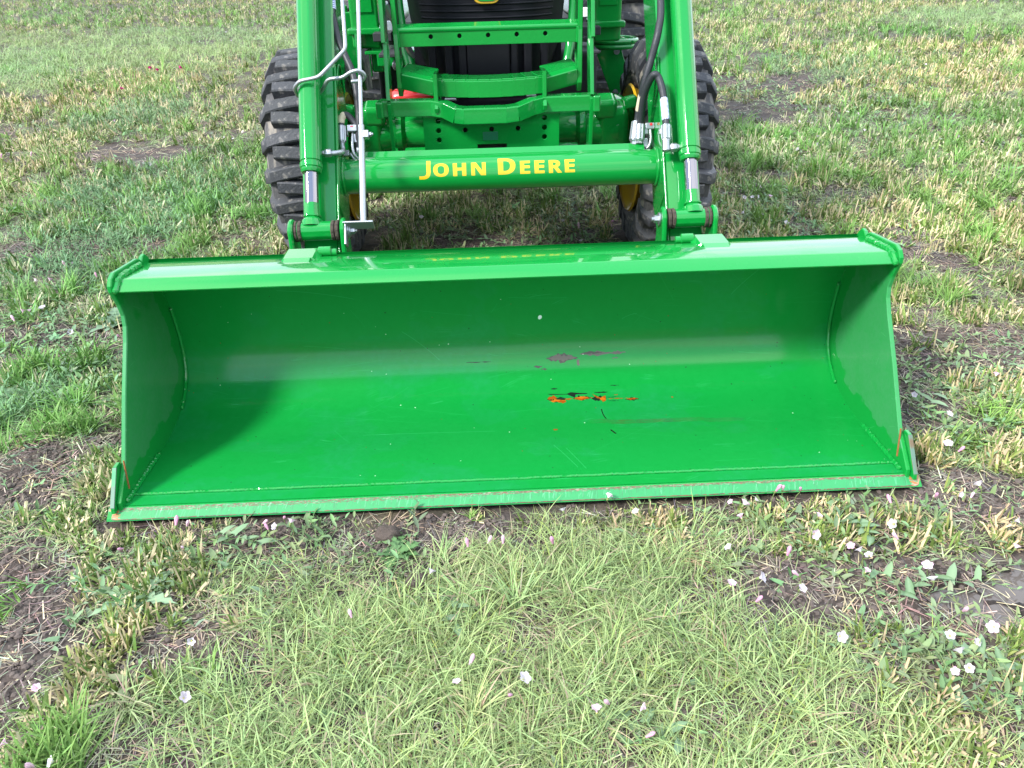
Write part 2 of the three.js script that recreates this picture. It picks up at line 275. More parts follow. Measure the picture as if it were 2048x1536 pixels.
// front axle: centre casting, side housings, knuckles
{
  const A = [];
  A.push(box(0.30, 0.19, 0.20, 0, 0.47, -1.76, 0, 0, 0, 0.03));
  for (const s of [-1, 1]) {
    A.push(turned(V(s * 0.13, 0.515, -1.72), V(s * 0.6, 0.515, -1.72), [[0, 0.088], [0.06, 0.086], [0.10, 0.066], [0.20, 0.062], [0.215, 0.078], [0.235, 0.08], [0.24, 0.07], [0.27, 0.085], [0.33, 0.095], [0.36, 0.10], [0.375, 0.0]], 32));
  }
  const axle = part('front_axle', A, M.paint, tractor);
  for (const s of [-1, 1]) {
    const K = [box(0.12, 0.17, 0.15, s * 0.475, 0.52, -1.70, 0.1, 0, s * 0.05, 0.028), box(0.085, 0.075, 0.10, s * 0.44, 0.60, -1.66, 0.2, 0, 0, 0.02), turned(V(s * 0.50, 0.30, -1.80), V(s * 0.50, 0.62, -1.80), [[0, 0], [0, 0.075], [0.04, 0.085], [0.26, 0.085], [0.30, 0.06], [0.32, 0]], 28), turned(V(s * 0.48, 0.402, -1.80), V(s * 0.75, 0.402, -1.80), [[0, 0.10], [0.05, 0.12], [0.12, 0.11], [0.13, 0.07], [0.27, 0.06], [0.27, 0]], 28), box(0.05, 0.045, 0.05, s * 0.535, 0.615, -1.64, 0, 0, s * 0.2, 0.012)];
    part('knuckle', K, M.paint, axle);
  }
  part('tie_rod', rod(V(-0.42, 0.40, -1.62), V(0.42, 0.40, -1.62), 0.014), M.paint, axle);
  part('steering_cylinder', rod(V(-0.33, 0.455, -1.60), V(0.33, 0.455, -1.60), 0.026), M.paint, axle);
}
// engine, chassis and undersides: dark masses behind the guard
part('engine', [box(0.44, 0.40, 1.3, 0, 0.62, -2.45, 0, 0, 0, 0.03), box(0.36, 0.24, 1.0, 0, 0.95, -2.4, 0, 0, 0, 0.03), box(0.18, 0.2, 0.3, 0.14, 0.5, -2.1, 0, 0, 0, 0.02), box(0.94, 0.30, 0.30, 0, 0.60, -2.25, 0, 0, 0, 0.03)], M.steel, tractor);
part('chassis', [box(0.07, 0.17, 1.5, -0.20, 0.55, -2.1, 0, 0, 0, 0.01), box(0.07, 0.17, 1.5, 0.20, 0.55, -2.1, 0, 0, 0, 0.01), box(0.42, 0.5, 1.2, 0, 0.62, -3.4, 0, 0, 0, 0.05), box(1.0, 0.2, 0.24, 0, 0.622, -3.72, 0, 0, 0, 0.05)], M.paint, tractor);
// hood and black nose
{
  const hood = part('hood', [box(0.66, 0.16, 1.5, 0, 1.33, -2.35, -0.05, 0, 0, 0.06), box(0.03, 0.42, 1.25, -0.325, 1.11, -2.42, 0, 0, 0, 0.012), box(0.03, 0.42, 1.25, 0.325, 1.11, -2.42, 0, 0, 0, 0.012)], M.paint, tractor);
  // nose: rounded in plan, tapering in below
  const pos = [], uv = [], idx = [], nu = 36, nv = 26;
  for (let j = 0; j <= nv; j++) for (let i = 0; i <= nu; i++) {
    const u = i / nu * 2 - 1, v = j / nv, y = 0.735 + v * 0.66, half = 0.305 - 0.055 * Math.pow(1 - v, 3) - 0.02 * Math.pow(1 - v, 12), e = Math.sign(u) * (1 - Math.pow(1 - Math.abs(u), 1.5));
    const z = -1.515 - 0.16 * Math.pow(Math.abs(u), 3.2) - 0.06 * Math.pow(Math.abs(u), 12) - 0.07 * v * v - 0.02 * (1 - v);
    pos.push(half * u * 1.0 + 0 * e, y, z); uv.push(u, v);
  }
  for (let j = 0; j < nv; j++) for (let i = 0; i < nu; i++) { const a = j * (nu + 1) + i, b = a + 1, c = a + nu + 1, d = c + 1; idx.push(a, b, c, b, d, c); }
  const g = new THREE.BufferGeometry(); g.setAttribute('position', new THREE.Float32BufferAttribute(pos, 3)); g.setAttribute('uv', new THREE.Float32BufferAttribute(uv, 2)); g.setIndex(idx); g.computeVertexNormals();
  const grille = part('grille', [g, box(0.56, 0.6, 0.04, 0, 1.05, -1.78)], M.black, tractor);
  const slats = []; for (let k = 0; k < 24; k++) { const y = 0.845 + k * 0.021, v = (y - 0.735) / 0.66; slats.push(bent([...Array(9)].map((_, i) => { const u = -0.8 + i * 0.2, half = 0.305 - 0.055 * Math.pow(1 - v, 3); return V(half * u, y, -1.513 - 0.16 * Math.pow(Math.abs(u), 3.2) - 0.07 * v * v - 0.02 * (1 - v)); }), 0.0045, 0.01, 6)); }
  part('grille_slats', slats, M.black, grille).userData.kind = 'stuff';
  const ribs = []; for (const x of [-0.2, -0.14, -0.09, 0.09, 0.14, 0.2]) ribs.push(box(0.028, 0.16, 0.02, x, 0.775, -1.522 - Math.pow(Math.abs(x) / 0.3, 3.2) * 0.16, 0, 0, 0, 0.006)); ribs.push(box(0.15, 0.16, 0.02, 0, 0.773, -1.517, 0, 0, 0, 0.006));
  part('grille_ribs', ribs, M.black, grille);
  // side panels of the nose, green with a light catching edge
  for (const s of [-1, 1]) part('nose_panel', pipe([[s * 0.272, 0.70, -1.60], [s * 0.283, 0.76, -1.60], [s * 0.303, 0.85, -1.64], [s * 0.316, 1.0, -1.68], [s * 0.322, 1.3, -1.7]], 0.017, 30, 10), M.paint, tractor);
  // badge: only its lower rim comes into view
  const sh = (k) => { const s = []; for (let i = 0; i < 40; i++) { const a = i / 40 * 2 * Math.PI, c = Math.cos(a), q = Math.sin(a); s.push([Math.sign(c) * Math.pow(Math.abs(c), 0.5) * 0.047 * k, 1.028 + Math.sign(q) * Math.pow(Math.abs(q), 0.55) * 0.055 * k]); } return s; };
  const badge = part('badge', face(sh(1), -1.520, -1.506, 0.002), M.yellow, tractor);
  part('badge_face', face(sh(0.86), -1.508, -1.503, 0.001), M.paint, badge);
}
// brush guard
{
  const xy = [[-0.302, 0.860], [0.302, 0.860], [0.302, 0.905], [-0.302, 0.905]];
  const guard = part('guard_bar', [face(xy, -1.387, -1.375, 0.001, [-0.19, -0.095, 0, 0.095, 0.19].map(x => [x, 0.889, 0.0072])), box(0.604, 0.018, 0.05, 0, 0.914, -1.395, 0.25, 0, 0, 0.008)], M.paint, tractor);
  part('bar_back', box(0.60, 0.04, 0.004, 0, 0.885, -1.40), M.black, guard);
  for (const s of [-1, 1]) {
    part('guard_post', plate([[-1.375, 1.45], [-1.365, 0.90], [-1.355, 0.735], [-1.375, 0.705], [-1.43, 0.72], [-1.45, 0.80], [-1.46, 1.45]], s * 0.305 - 0.008, s * 0.305 + 0.008, 0.002), M.paint, tractor);
    part('post_weld', [pipe([[s * 0.296, 0.862, -1.372], [s * 0.296, 0.905, -1.372]], 0.004, 8, 8), pipe([[s * 0.294, 0.735, -1.372], [s * 0.294, 0.775, -1.372]], 0.004, 8, 8)], M.paint, guard);
    // outer bent straps that carry the guard down to the frame
    const px = (t) => 0.333 + s * 0.0 + (t > 0 ? 0 : 0);
    part('guard_strap', [0, 1, 2].map(k => { const a = [[0.345, 1.5, -1.50], [0.338, 0.87, -1.33], [0.338, 0.70, -1.275], [0.338, 0.40, -1.30]]; const p = a[k], q = a[k + 1], L = Math.hypot(p[1] - q[1], p[2] - q[2]) + 0.004; return box(0.013, L, k === 2 ? 0.07 : k ? 0.075 : 0.10, s * (p[0] + q[0]) / 2, (p[1] + q[1]) / 2, (p[2] + q[2]) / 2 - 0.03, -Math.atan2(q[2] - p[2], p[1] - q[1]), 0, 0, 0.0025); }), M.paint, tractor);
  }
  // upper bumper: gently curved channel with slanted ends
  const curve = (x, a, b) => a - b * Math.pow(1 - Math.abs(x) / 0.19, 1) ;
  const up = []; const N = 10;
  for (let i = 0; i < N; i++) { const x0 = -0.19 + 0.38 * i / N, x1 = -0.19 + 0.38 * (i + 1) / N, f = x => -1.325 + 0.022 * (1 - (x / 0.19) ** 2), dz = f(x1) - f(x0), xm = (x0 + x1) / 2; up.push(box(0.040, 0.052, 0.008, xm, 0.737 - 0.006 * (1 - (xm / 0.19) ** 2), f(xm), 0, -Math.atan2(dz, x1 - x0), 0, 0.002), box(0.040, 0.008, 0.10, xm, 0.764 - 0.006 * (1 - (xm / 0.19) ** 2), f(xm) - 0.052, 0, -Math.atan2(dz, x1 - x0), 0, 0.002)); }
  const bumper = part('bumper', up, M.paint, tractor);
  for (const s of [-1, 1]) part('bumper_end', [box(0.115, 0.055, 0.03, s * 0.24, 0.748, -1.355, 0.35, s * 0.28, s * 0.10, 0.004), box(0.115, 0.012, 0.09, s * 0.24, 0.778, -1.40, 0.2, s * 0.28, s * 0.10, 0.004)], M.paint, bumper);
  for (const s of [-1, 1]) part('bumper_gusset', plate([[-1.29, 0.785], [-1.285, 0.70], [-1.265, 0.680], [-1.27, 0.665], [-1.34, 0.665], [-1.42, 0.70], [-1.42, 0.78]], s * 0.181 - 0.007, s * 0.181 + 0.007, 0.002), M.paint, tractor);
  // lower bar, dropping forward in the middle
  const P = [[-0.372, 0.680, -1.285], [-0.20, 0.678, -1.285], [-0.165, 0.674, -1.275], [-0.12, 0.660, -1.245], [-0.09, 0.657, -1.238], [0.05, 0.657, -1.238], [0.09, 0.660, -1.245], [0.145, 0.674, -1.272], [0.18, 0.679, -1.285], [0.358, 0.680, -1.285]];
  const lb = []; for (let i = 0; i < P.length - 1; i++) { const a = V(...P[i]), b = V(...P[i + 1]), m = a.clone().add(b).multiplyScalar(0.5), L = Math.hypot(b.x - a.x, b.z - a.z) + 0.003, ry = -Math.atan2(b.z - a.z, b.x - a.x), rz = Math.atan2(b.y - a.y, b.x - a.x); lb.push(box(L, 0.048, 0.009, m.x, m.y, m.z, 0, ry, rz, 0.002), box(L, 0.007, 0.05, m.x, m.y + 0.0225, m.z - 0.026, 0, ry, rz, 0.002)); }
  const low = part('guard_crossbar', lb, M.paint, tractor);
  for (const s of [-1, 1]) part('end_block', box(0.024, 0.052, 0.05, s * 0.361 - 0.008, 0.680, -1.285, 0, 0, 0, 0.005), M.paint, low);
  // weight bracket plate with its rows of holes
  const holes = []; for (const s of [-1, 1]) for (const y of [0.634, 0.602, 0.571]) holes.push([s * 0.181, y, 0.0085]); for (const x of [-0.09, 0, 0.09]) holes.push([x, 0.602, 0.008]);
  const pl = part('front_plate', [face([[-0.205, 0.47], [-0.05, 0.47], [-0.05, 0.552], [0.05, 0.552], [0.05, 0.47], [0.205, 0.47], [0.232, 0.50], [0.232, 0.665], [-0.232, 0.665], [-0.232, 0.50]], -1.312, -1.300, 0.0015, holes), box(0.012, 0.16, 0.25, -0.222, 0.58, -1.44), box(0.012, 0.16, 0.25, 0.222, 0.58, -1.44)], M.paint, tractor);
  part('maker_plate', box(0.052, 0.028, 0.002, -0.005, 0.580, -1.2985, 0, 0, 0, 0.0008), new THREE.MeshPhysicalMaterial({ color: new THREE.Color().setRGB(0.012, 0.16, 0.07), roughness: 0.3 }), pl);
  part('plate_backing', box(0.40, 0.18, 0.01, 0, 0.575, -1.37), M.steel, pl);
  part('latch_pin', [rod(V(-0.165, 0.700, -1.33), V(-0.115, 0.700, -1.33), 0.008), rod(V(-0.15, 0.715, -1.34), V(-0.115, 0.715, -1.345), 0.006), rod(V(0.165, 0.705, -1.33), V(0.12, 0.705, -1.33), 0.008), rod(V(0.155, 0.72, -1.34), V(0.125, 0.72, -1.345), 0.006)], M.zinc, tractor);
  part('guard_tray', [box(0.34, 0.01, 0.25, 0, 0.66, -1.44), box(0.012, 0.08, 0.2, -0.16, 0.70, -1.42), box(0.012, 0.08, 0.2, 0.16, 0.70, -1.42)], M.black, tractor);
}
// odds and ends seen through the guard
part('oil_filter', [turned(V(-0.36, 0.655, -1.62), V(-0.20, 0.655, -1.62), [[0, 0], [0, 0.030], [0.01, 0.036], [0.15, 0.036], [0.16, 0.03], [0.16, 0]], 24)], M.red, tractor);
part('filter_neck', rod(V(-0.385, 0.655, -1.62), V(-0.36, 0.655, -1.62), 0.014), M.zinc, tractor);
part('damper', [rod(V(-0.345, 0.985, -1.50), V(-0.275, 0.80, -1.62), 0.012), rod(V(-0.375, 1.06, -1.45), V(-0.335, 0.955, -1.52), 0.006)], M.zinc, tractor);
part('side_tray', [box(0.09, 0.014, 0.16, -0.36, 0.80, -1.75, 0, 0, 0, 0.004), box(0.09, 0.012, 0.16, 0.37, 0.79, -1.75, 0, 0, 0, 0.004), box(0.07, 0.03, 0.2, -0.40, 0.85, -1.9), box(0.07, 0.03, 0.2, 0.40, 0.85, -1.9)], M.steel, tractor);
part('terminal_block', [box(0.035, 0.03, 0.03, -0.355, 0.905, -1.62), box(0.035, 0.03, 0.03, 0.345, 0.93, -1.62)], M.white, tractor);
// loader masts rising from the frame
for (const s of [-1, 1]) {
  const m = part('loader_mast', [box(0.11, 0.80, 0.16, s * 0.475, 1.20, -1.98, 0, 0, 0, 0.012), box(0.13, 0.025, 0.2, s * 0.475, 0.865, -1.96, 0, 0, 0, 0.008), ...(s < 0 ? [box(0.05, 0.16, 0.14, s * 0.44, 0.79, -1.98, 0, 0, 0, 0.01)] : [])], M.paint, tractor);
  part('mast_cover', box(0.07, 0.5, 0.006, s * 0.475, 1.18, -1.896, 0, 0, 0, 0.002), M.paint, m);
  if (s < 0) part('mast_foot', plate([[-1.86, 0.86], [-1.84, 0.70], [-1.93, 0.64], [-2.1, 0.62], [-2.1, 0.88]], s * 0.505 - 0.008, s * 0.505 + 0.008), M.paint, tractor);
  if (s < 0) part('frame_bracket', [box(0.15, 0.05, 0.02, s * 0.36, 0.765, -1.86, 0, 0, 0, 0.004), box(0.20, 0.012, 0.2, s * 0.38, 0.79, -1.95)], M.paint, tractor);
}
part('mast_bolt', [...bolt(V(-0.345, 0.765, -1.70), V(1, 0, 1), 0.014, 0.018)], M.zinc, tractor);
part('body_panel', [box(0.12, 0.26, 0.012, -0.555, 0.79, -2.12, 0.12, 0.15, 0, 0.005), box(0.03, 0.09, 0.2, -0.60, 0.90, -2.2, 0, 0.2, 0, 0.01)], M.paint, tractor);
part('warning_decal', box(0.03, 0.045, 0.001, -0.585, 0.90, -2.105, 0.12, 0.15, -0.4, 0.0004), new THREE.MeshStandardMaterial({ color: 0xffffff, roughness: 0.5, map: canvasTexture(64, 96, (c) => { c.fillStyle = '#111'; c.fillRect(0, 0, 64, 96); c.fillStyle = '#e6b800'; c.fillRect(5, 5, 54, 28); c.fillStyle = '#eee'; c.fillRect(5, 38, 54, 52); c.fillStyle = '#222'; for (let i = 0; i < 5; i++) c.fillRect(10, 44 + i * 9, 42 - (i * 7) % 16, 4); }) }), tractor);
// footstep on its bracket
{
  const ring = (k, y) => [...Array(36)].map((_, i) => { const a = i / 36 * Math.PI * 2, c = Math.cos(a), s = Math.sin(a); return V(0.555 + Math.sign(c) * Math.pow(Math.abs(c), 0.8) * 0.098 * k, y, -2.24 + s * 0.088 * k); });
  const step = part('footstep', [pipe(ring(1, 0.768), 0.011, 80, 8, true), pipe(ring(1.0, 0.748), 0.011, 80, 8, true), rod(V(0.47, 0.768, -2.24), V(0.65, 0.768, -2.24), 0.006), ...[-0.055, 0, 0.055].map(d => rod(V(0.545 + d, 0.768, -2.325), V(0.57 + d, 0.768, -2.155), 0.006))], M.paint, tractor);
  part('step_bracket', [face([[0.465, 0.745], [0.585, 0.735], [0.612, 0.66], [0.585, 0.54], [0.555, 0.53]], -2.22, -2.208, 0.0015)], M.paint, step);
  part('bolt', [...bolt(V(0.483, 0.732, -2.207), V(0, 0, 1), 0.009, 0.01), ...bolt(V(0.566, 0.726, -2.207), V(0, 0, 1), 0.009, 0.01), ...bolt(V(0.567, 0.556, -2.207), V(0, 0, 1), 0.009, 0.01)], M.zinc, step);
}
// rear: fenders, floor, seat back and roll bar (above and behind the view, they shade the ground)
part('fender', [-1, 1].flatMap(s => [box(0.46, 0.03, 0.9, s * 0.70, 1.32, -3.75, 0, 0, 0, 0.012), box(0.03, 0.5, 0.8, s * 0.47, 1.07, -3.7, 0, 0, 0, 0.012)]), M.paint, tractor);
part('platform', box(0.95, 0.03, 0.7, 0, 0.80, -3.15, 0, 0, 0, 0.01), M.black, tractor);
part('operator_seat', [box(0.46, 0.12, 0.44, 0, 1.16, -3.6, 0, 0, 0, 0.04), box(0.46, 0.5, 0.1, 0, 1.45, -3.82, 0.12, 0, 0, 0.04)], M.black, tractor);
part('roll_bar', [box(0.07, 1.6, 0.09, -0.52, 1.65, -4.0, 0, 0, 0, 0.01), box(0.07, 1.6, 0.09, 0.52, 1.65, -4.0, 0, 0, 0, 0.01), box(1.11, 0.08, 0.09, 0, 2.47, -4.0, 0, 0, 0, 0.01)], M.paint, tractor);
part('steering_column', [rod(V(0, 0.9, -2.95), V(0, 1.42, -3.15), 0.04), pipe([...Array(24)].map((_, i) => { const a = i / 24 * Math.PI * 2; return V(Math.cos(a) * 0.19, 1.43 + Math.sin(a) * 0.07, -3.16 + Math.sin(a) * 0.17); }), 0.014, 48, 8, true)], M.black, tractor);

// ---------------------------------------------------------------- front loader
const loader = thing('front_loader', 'green front loader with two lift arms joined by a lettered cross tube', 'loader');
// point in an arm's own frame: x, distance up along the arm, depth behind the cylinder's axis
const A = (x, t, n = 0) => V(x, 0.452 + t * 0.829 - n * 0.56, -0.775 - t * 0.56 - n * 0.829);
const zyA = (t, n) => [-0.775 - t * 0.56 - n * 0.829, 0.452 + t * 0.829 - n * 0.56];
{
  // letters on the cross tube: yellow capitals, the first of each word taller
  const L = 1.0, r = 0.0525, g = new THREE.CylinderGeometry(r, r, L, 64, 1, true);
  const lettered = canvasTexture(2048, 680, (c, w, h) => {
    c.fillStyle = `rgb(${[0.004, 0.222, 0.032].map(v => Math.round(255 * (v <= 0.0031308 ? v * 12.92 : 1.055 * Math.pow(v, 1 / 2.4) - 0.055))).join(',')})`; c.fillRect(0, 0, w, h);
    c.fillStyle = '#d3a616'; c.strokeStyle = '#d3a616'; c.lineJoin = 'round'; c.textBaseline = 'alphabetic';
    const m = 2048 / L, base = 362, x0 = (0.5 - 0.258 + 0.012) * m, x1 = (0.5 + 0.217 + 0.012) * m;
    const word = [['J', 1.32], ['O', 1], ['H', 1], ['N', 1], [' ', 0.62], ['D', 1.32], ['E', 1], ['E', 1], ['R', 1], ['E', 1]], size = 112;
    const widths = word.map(([ch, k]) => { c.font = `bold ${size * k}px sans-serif`; return ch === ' ' ? size * 0.22 : c.measureText(ch).width; });
    const gap = 7, total = widths.reduce((a, b) => a + b + gap, -gap), sx = (x1 - x0) / total; let x = 0;
    word.forEach(([ch, k], i) => {
      c.save(); c.translate(x0 + x * sx, base + (ch === 'J' ? 0 : 0)); c.scale(sx, 1); c.font = `bold ${size * k}px sans-serif`;
      if (ch === 'J') { // open hooked J with a wide foot
        const H = size * k * 0.72, W = widths[i]; c.lineWidth = 20; c.lineCap = 'butt'; c.beginPath(); c.moveTo(W * 0.78, -H); c.lineTo(W * 0.78, -H * 0.30); c.quadraticCurveTo(W * 0.78, 6, W * 0.2, 6); c.lineTo(-W * 0.16, 6); c.stroke();
      } else { c.fillText(ch, 0, 0); c.lineWidth = 3; c.strokeText(ch, 0, 0); }
      c.restore(); x += widths[i] + gap;
    });
    // scuffs that have taken a little of the print
    c.fillStyle = 'rgba(110,100,36,0.5)'; for (const [a, b] of [[0.655, 0.50], [0.69, 0.515], [0.71, 0.525], [0.66, 0.44], [0.735, 0.49]]) { c.beginPath(); c.ellipse(a * w, b * h, rr(3, 8), rr(2, 4), 0.6, 0, 7); c.fill(); }
  });
  // uv.x runs round the tube, uv.y along it: turn them so that the canvas lies along the tube
  const uv = g.attributes.uv; for (let i = 0; i < uv.count; i++) { const a = uv.getX(i), b = uv.getY(i); uv.setXY(i, 1 - b, a); }
  g.rotateZ(Math.PI / 2); // its axis to x: v = along
  g.rotateX(2.83);
  g.translate(0, 0.535, -1.0);
  const tubeMat = M.paint.clone(); tubeMat.name = 'lettered_paint'; tubeMat.color.set(0xffffff); tubeMat.map = lettered; tubeMat.roughnessMap = null; tubeMat.roughness = 0.4; tubeMat.bumpMap = null;
  const tube = part('cross_tube', g, tubeMat, loader, true);
  tube.userData.label = 'green cross tube with yellow lettering between the lift arms';
  part('hose_cover', [box(0.912, 0.005, 0.031, -0.004, 0.589, -1.032, 0.58, 0, 0, 0.0015), box(0.912, 0.006, 0.012, -0.004, 0.583, -1.017, 0.2, 0, 0, 0.002)], M.paint, tube);
  for (const s of [-1, 1]) part('tube_weld', pipe([...Array(25)].map((_, i) => { const a = i / 24 * Math.PI * 2; return V(s * 0.484, 0.535 + Math.cos(a) * 0.055, -1.0 + Math.sin(a) * 0.055); }), 0.006, 60, 8, true), M.paint, tube);
}
for (const s of [-1, 1]) {
  const T = (p) => s < 0 ? p : p;
  // arm: box section with a knuckle at its foot
  const o = [zyA(-0.30, 0.055), zyA(-0.22, 0.04), zyA(-0.05, 0.045), zyA(0.3, 0.045), zyA(1.5, 0.045), zyA(1.5, 0.215), zyA(0.42, 0.215), zyA(0.30, 0.235), zyA(0.1, 0.235), zyA(-0.1, 0.17), zyA(-0.26, 0.14), zyA(-0.31, 0.10)];
  const arm = part('lift_arm', plate(o, s * 0.5425 - 0.0515, s * 0.5425 + 0.0515, 0.006), M.paint, loader);
  // weld seam and stiffening plate at the tube
  part('arm_gusset', plate([zyA(0.08, 0.05), zyA(0.44, 0.05), zyA(0.50, 0.10), zyA(0.44, 0.21), zyA(0.2, 0.225), zyA(0.05, 0.15)], s * 0.4895 - 0.003, s * 0.4895 + 0.003, 0.0012), M.paint, arm);
  part('weld_seam', [pipe([A(s * 0.4895, -0.2, 0.046), A(s * 0.4895, 0.1, 0.044), A(s * 0.4895, 0.5, 0.046)], 0.0035, 60, 6), pipe([A(s * 0.486, 0.46, 0.052), A(s * 0.486, 0.52, 0.08), A(s * 0.486, 0.53, 0.12), A(s * 0.486, 0.48, 0.17)], 0.004, 30, 6)], M.paint, arm);
  // bucket cylinder
  const ax = s * 0.557, cyl = part('bucket_cylinder', turned(A(ax, 0.172), A(ax, 1.45), [[0, 0], [0, 0.0295], [0.003, 0.0325], [0.016, 0.0325], [0.018, 0.0285], [0.021, 0.0285], [0.023, 0.0315], [1.275, 0.0315], [1.278, 0]], 40), M.paint, loader);
  part('gland', turned(A(ax, 0.160), A(ax, 0.3), [[0, 0.0195], [0.001, 0.027], [0.006, 0.030], [0.013, 0.030], [0.0135, 0.02]], 36), M.paint, cyl);
  part('piston_rod', rod(A(ax, 0.02), A(ax, 0.2), 0.0195, 32), M.chrome, cyl);
  part('rod_end', turned(A(ax, 0.0), A(ax, 0.1), [[0, 0.033], [0.018, 0.030], [0.026, 0.0225], [0.029, 0.026], [0.032, 0.026], [0.034, 0.0215], [0.069, 0.0205], [0.0695, 0.0195]], 32), M.paint, cyl);
  const pinTube = part('pin_sleeve', turned(A(s * 0.492, -0.012), A(s * 0.605, -0.012), [[0, 0.02], [0, 0.0255], [0.002, 0.027], [0.111, 0.027], [0.113, 0.0255], [0.113, 0.02]], 32), M.paint, cyl);
  for (const [a, b] of [[0.478, 0.4885], [0.4905, 0.5005], [0.586, 0.5965], [0.5985, 0.607]]) {
    const g = turned(A(s * a, -0.012), A(s * b, -0.012), [[0, 0.02], [0.0, 0.0275], [0.002, 0.0295], [b - a - 0.002, 0.0295], [b - a, 0.0275], [b - a, 0.02]], 40), p = g.attributes.position;
    for (let i = 0; i < p.count; i++) { const k = 1 + 0.10 * (fbm(p.getX(i) * 160 + 3, p.getY(i) * 90 + p.getZ(i) * 110, 55, 2) - 0.4), c = A(0, -0.012); p.setY(i, c.y + (p.getY(i) - c.y) * k); p.setZ(i, c.z + (p.getZ(i) - c.z) * k); }
    part('grease_ring', g, M.grime, cyl);
  }
  // ears of the carrier that hold the pin
  for (const [x, w] of [[0.466, 0.014], [0.615, 0.014]]) {
    const c = zyA(0, 0), k = zyA(-0.012, 0), arc = []; for (let i = 0; i <= 10; i++) { const a = Math.PI * (0.02 + 0.98 * i / 10); arc.push([k[0] + Math.cos(a) * 0.036, k[1] + Math.sin(a) * 0.036]); }
    part('carrier_ear', plate([...arc, [k[0] - 0.05, k[1] - 0.10], [k[0] - 0.06, 0.16], [k[0] + 0.10, 0.16], [k[0] + 0.085, k[1] - 0.12], [k[0] + 0.045, k[1] - 0.06]], s * x - w / 2, s * x + w / 2, 0.004), M.paint, loader);
  }
  part('pin_cap', [turned(A(s * 0.621, -0.012), A(s * 0.628, -0.012), [[0, 0.022], [0.004, 0.022], [0.006, 0.018], [0.006, 0]], 24)], M.paint, loader);
  part('carrier_link', [plate([[-0.73, 0.40], [-0.68, 0.42], [-0.64, 0.38], [-0.66, 0.14], [-0.78, 0.14], [-0.80, 0.33]], s * 0.545 - 0.045, s * 0.545 - 0.012), plate([[-0.73, 0.40], [-0.68, 0.42], [-0.64, 0.38], [-0.66, 0.14], [-0.78, 0.14], [-0.80, 0.33]], s * 0.545 + 0.012, s * 0.545 + 0.045)], M.paint, loader);
  part('carrier_plate', [box(0.22, 0.28, 0.012, s * 0.54, 0.28, -0.612, 0.06, 0, 0, 0.003)], M.paint, loader);
}
part('carrier_beam', rod(V(-0.6, 0.20, -0.69), V(0.6, 0.20, -0.69), 0.035), M.paint, loader);
// pin bolts on the inner ears
part('pin_bolt', [...bolt(A(0.458, -0.012), V(-1, 0, 0), 0.0125, 0.016)], M.zinc, loader);
// levelling rod on one side: rod running in a sleeve down to a cranked bracket
{
  const sl = part('level_sleeve', turned(A(-0.406, 0.004, -0.02), A(-0.4045, 0.29, -0.02), [[0, 0], [0, 0.0095], [0.286, 0.0095], [0.288, 0.0075], [0.288, 0]], 24), M.zinc, loader);
  part('clamp_bolt', [box(0.016, 0.022, 0.02, -0.391, A(0, 0.262, -0.02).y, A(0, 0.262, -0.02).z, -0.6, 0, 0, 0.002), ...bolt(A(-0.386, 0.262, -0.02), V(1, 0.1, 0), 0.0075, 0.010)], M.zinc, sl);
  part('level_rod', rod(A(-0.4045, 0.27, -0.02), A(-0.402, 1.3, -0.02), 0.0062, 20), M.zinc, loader);
  const q = A(-0.42, -0.004, -0.02), pts = [[-0.388, 0], [-0.392, 0]];
  const br = part('level_bracket', [box(0.088, 0.0065, 0.034, -0.420, A(0, -0.004, -0.02).y, A(0, -0.004, -0.02).z, -0.98, 0, 0, 0.003), box(0.0065, 0.064, 0.034, -0.4575, A(0, -0.031, -0.014).y, A(0, -0.031, -0.014).z, -0.6, 0, 0, 0.003), rod(A(-0.456, -0.014, 0), A(-0.449, -0.014, 0), 0.021, 28)], M.zinc, loader);
  part('bolt', bolt(A(-0.450, -0.014, 0), V(1, 0, 0), 0.0115, 0.014), M.zinc, br);
  part('guide_rod', bent([A(-0.447, 1.2, -0.05), A(-0.444, 0.64, -0.05), A(-0.438, 0.505, -0.052), A(-0.518, 0.424, -0.05), A(-0.575, 0.416, -0.046), A(-0.596, 0.408, -0.02), A(-0.598, 0.405, 0.03), A(-0.56, 0.41, 0.046), A(-0.528, 0.418, 0.03), A(-0.50, 0.437, -0.01), A(-0.455, 0.436, -0.018), A(-0.428, 0.446, -0.033), A(-0.402, 0.449, -0.036), A(-0.388, 0.440, -0.022), A(-0.398, 0.430, -0.008), A(-0.428, 0.428, -0.01)], 0.0057, 0.014, 12), M.zinc, loader);
}
// hydraulic hoses, crimps, elbows and blocks
function crimp(name, a, b, r, parent) { // fluted ferrule between two points
  const L = a.distanceTo(b), s = new THREE.Shape(), n = 36; for (let i = 0; i <= n; i++) { const t = i / n * Math.PI * 2, q = r * (1 + 0.055 * Math.sign(Math.sin(t * 9))); i ? s.lineTo(Math.cos(t) * q, Math.sin(t) * q) : s.moveTo(q, 0); }
  const g = new THREE.ExtrudeGeometry(s, { depth: L * 0.78, bevelEnabled: true, bevelThickness: 0.002, bevelSize: 0.002, bevelOffset: -0.002, bevelSegments: 1 });
  g.applyMatrix4(new THREE.Matrix4().compose(a, new THREE.Quaternion().setFromUnitVectors(V(0, 0, 1), b.clone().sub(a).normalize()), V(1, 1, 1)));
  return part(name, [g, turned(a.clone().lerp(b, 0.76), b, [[0, r * 0.92], [L * 0.08, r * 0.92], [L * 0.12, r * 0.7], [L * 0.24, r * 0.7], [L * 0.24, 0]], 6)], M.zinc, parent);
}
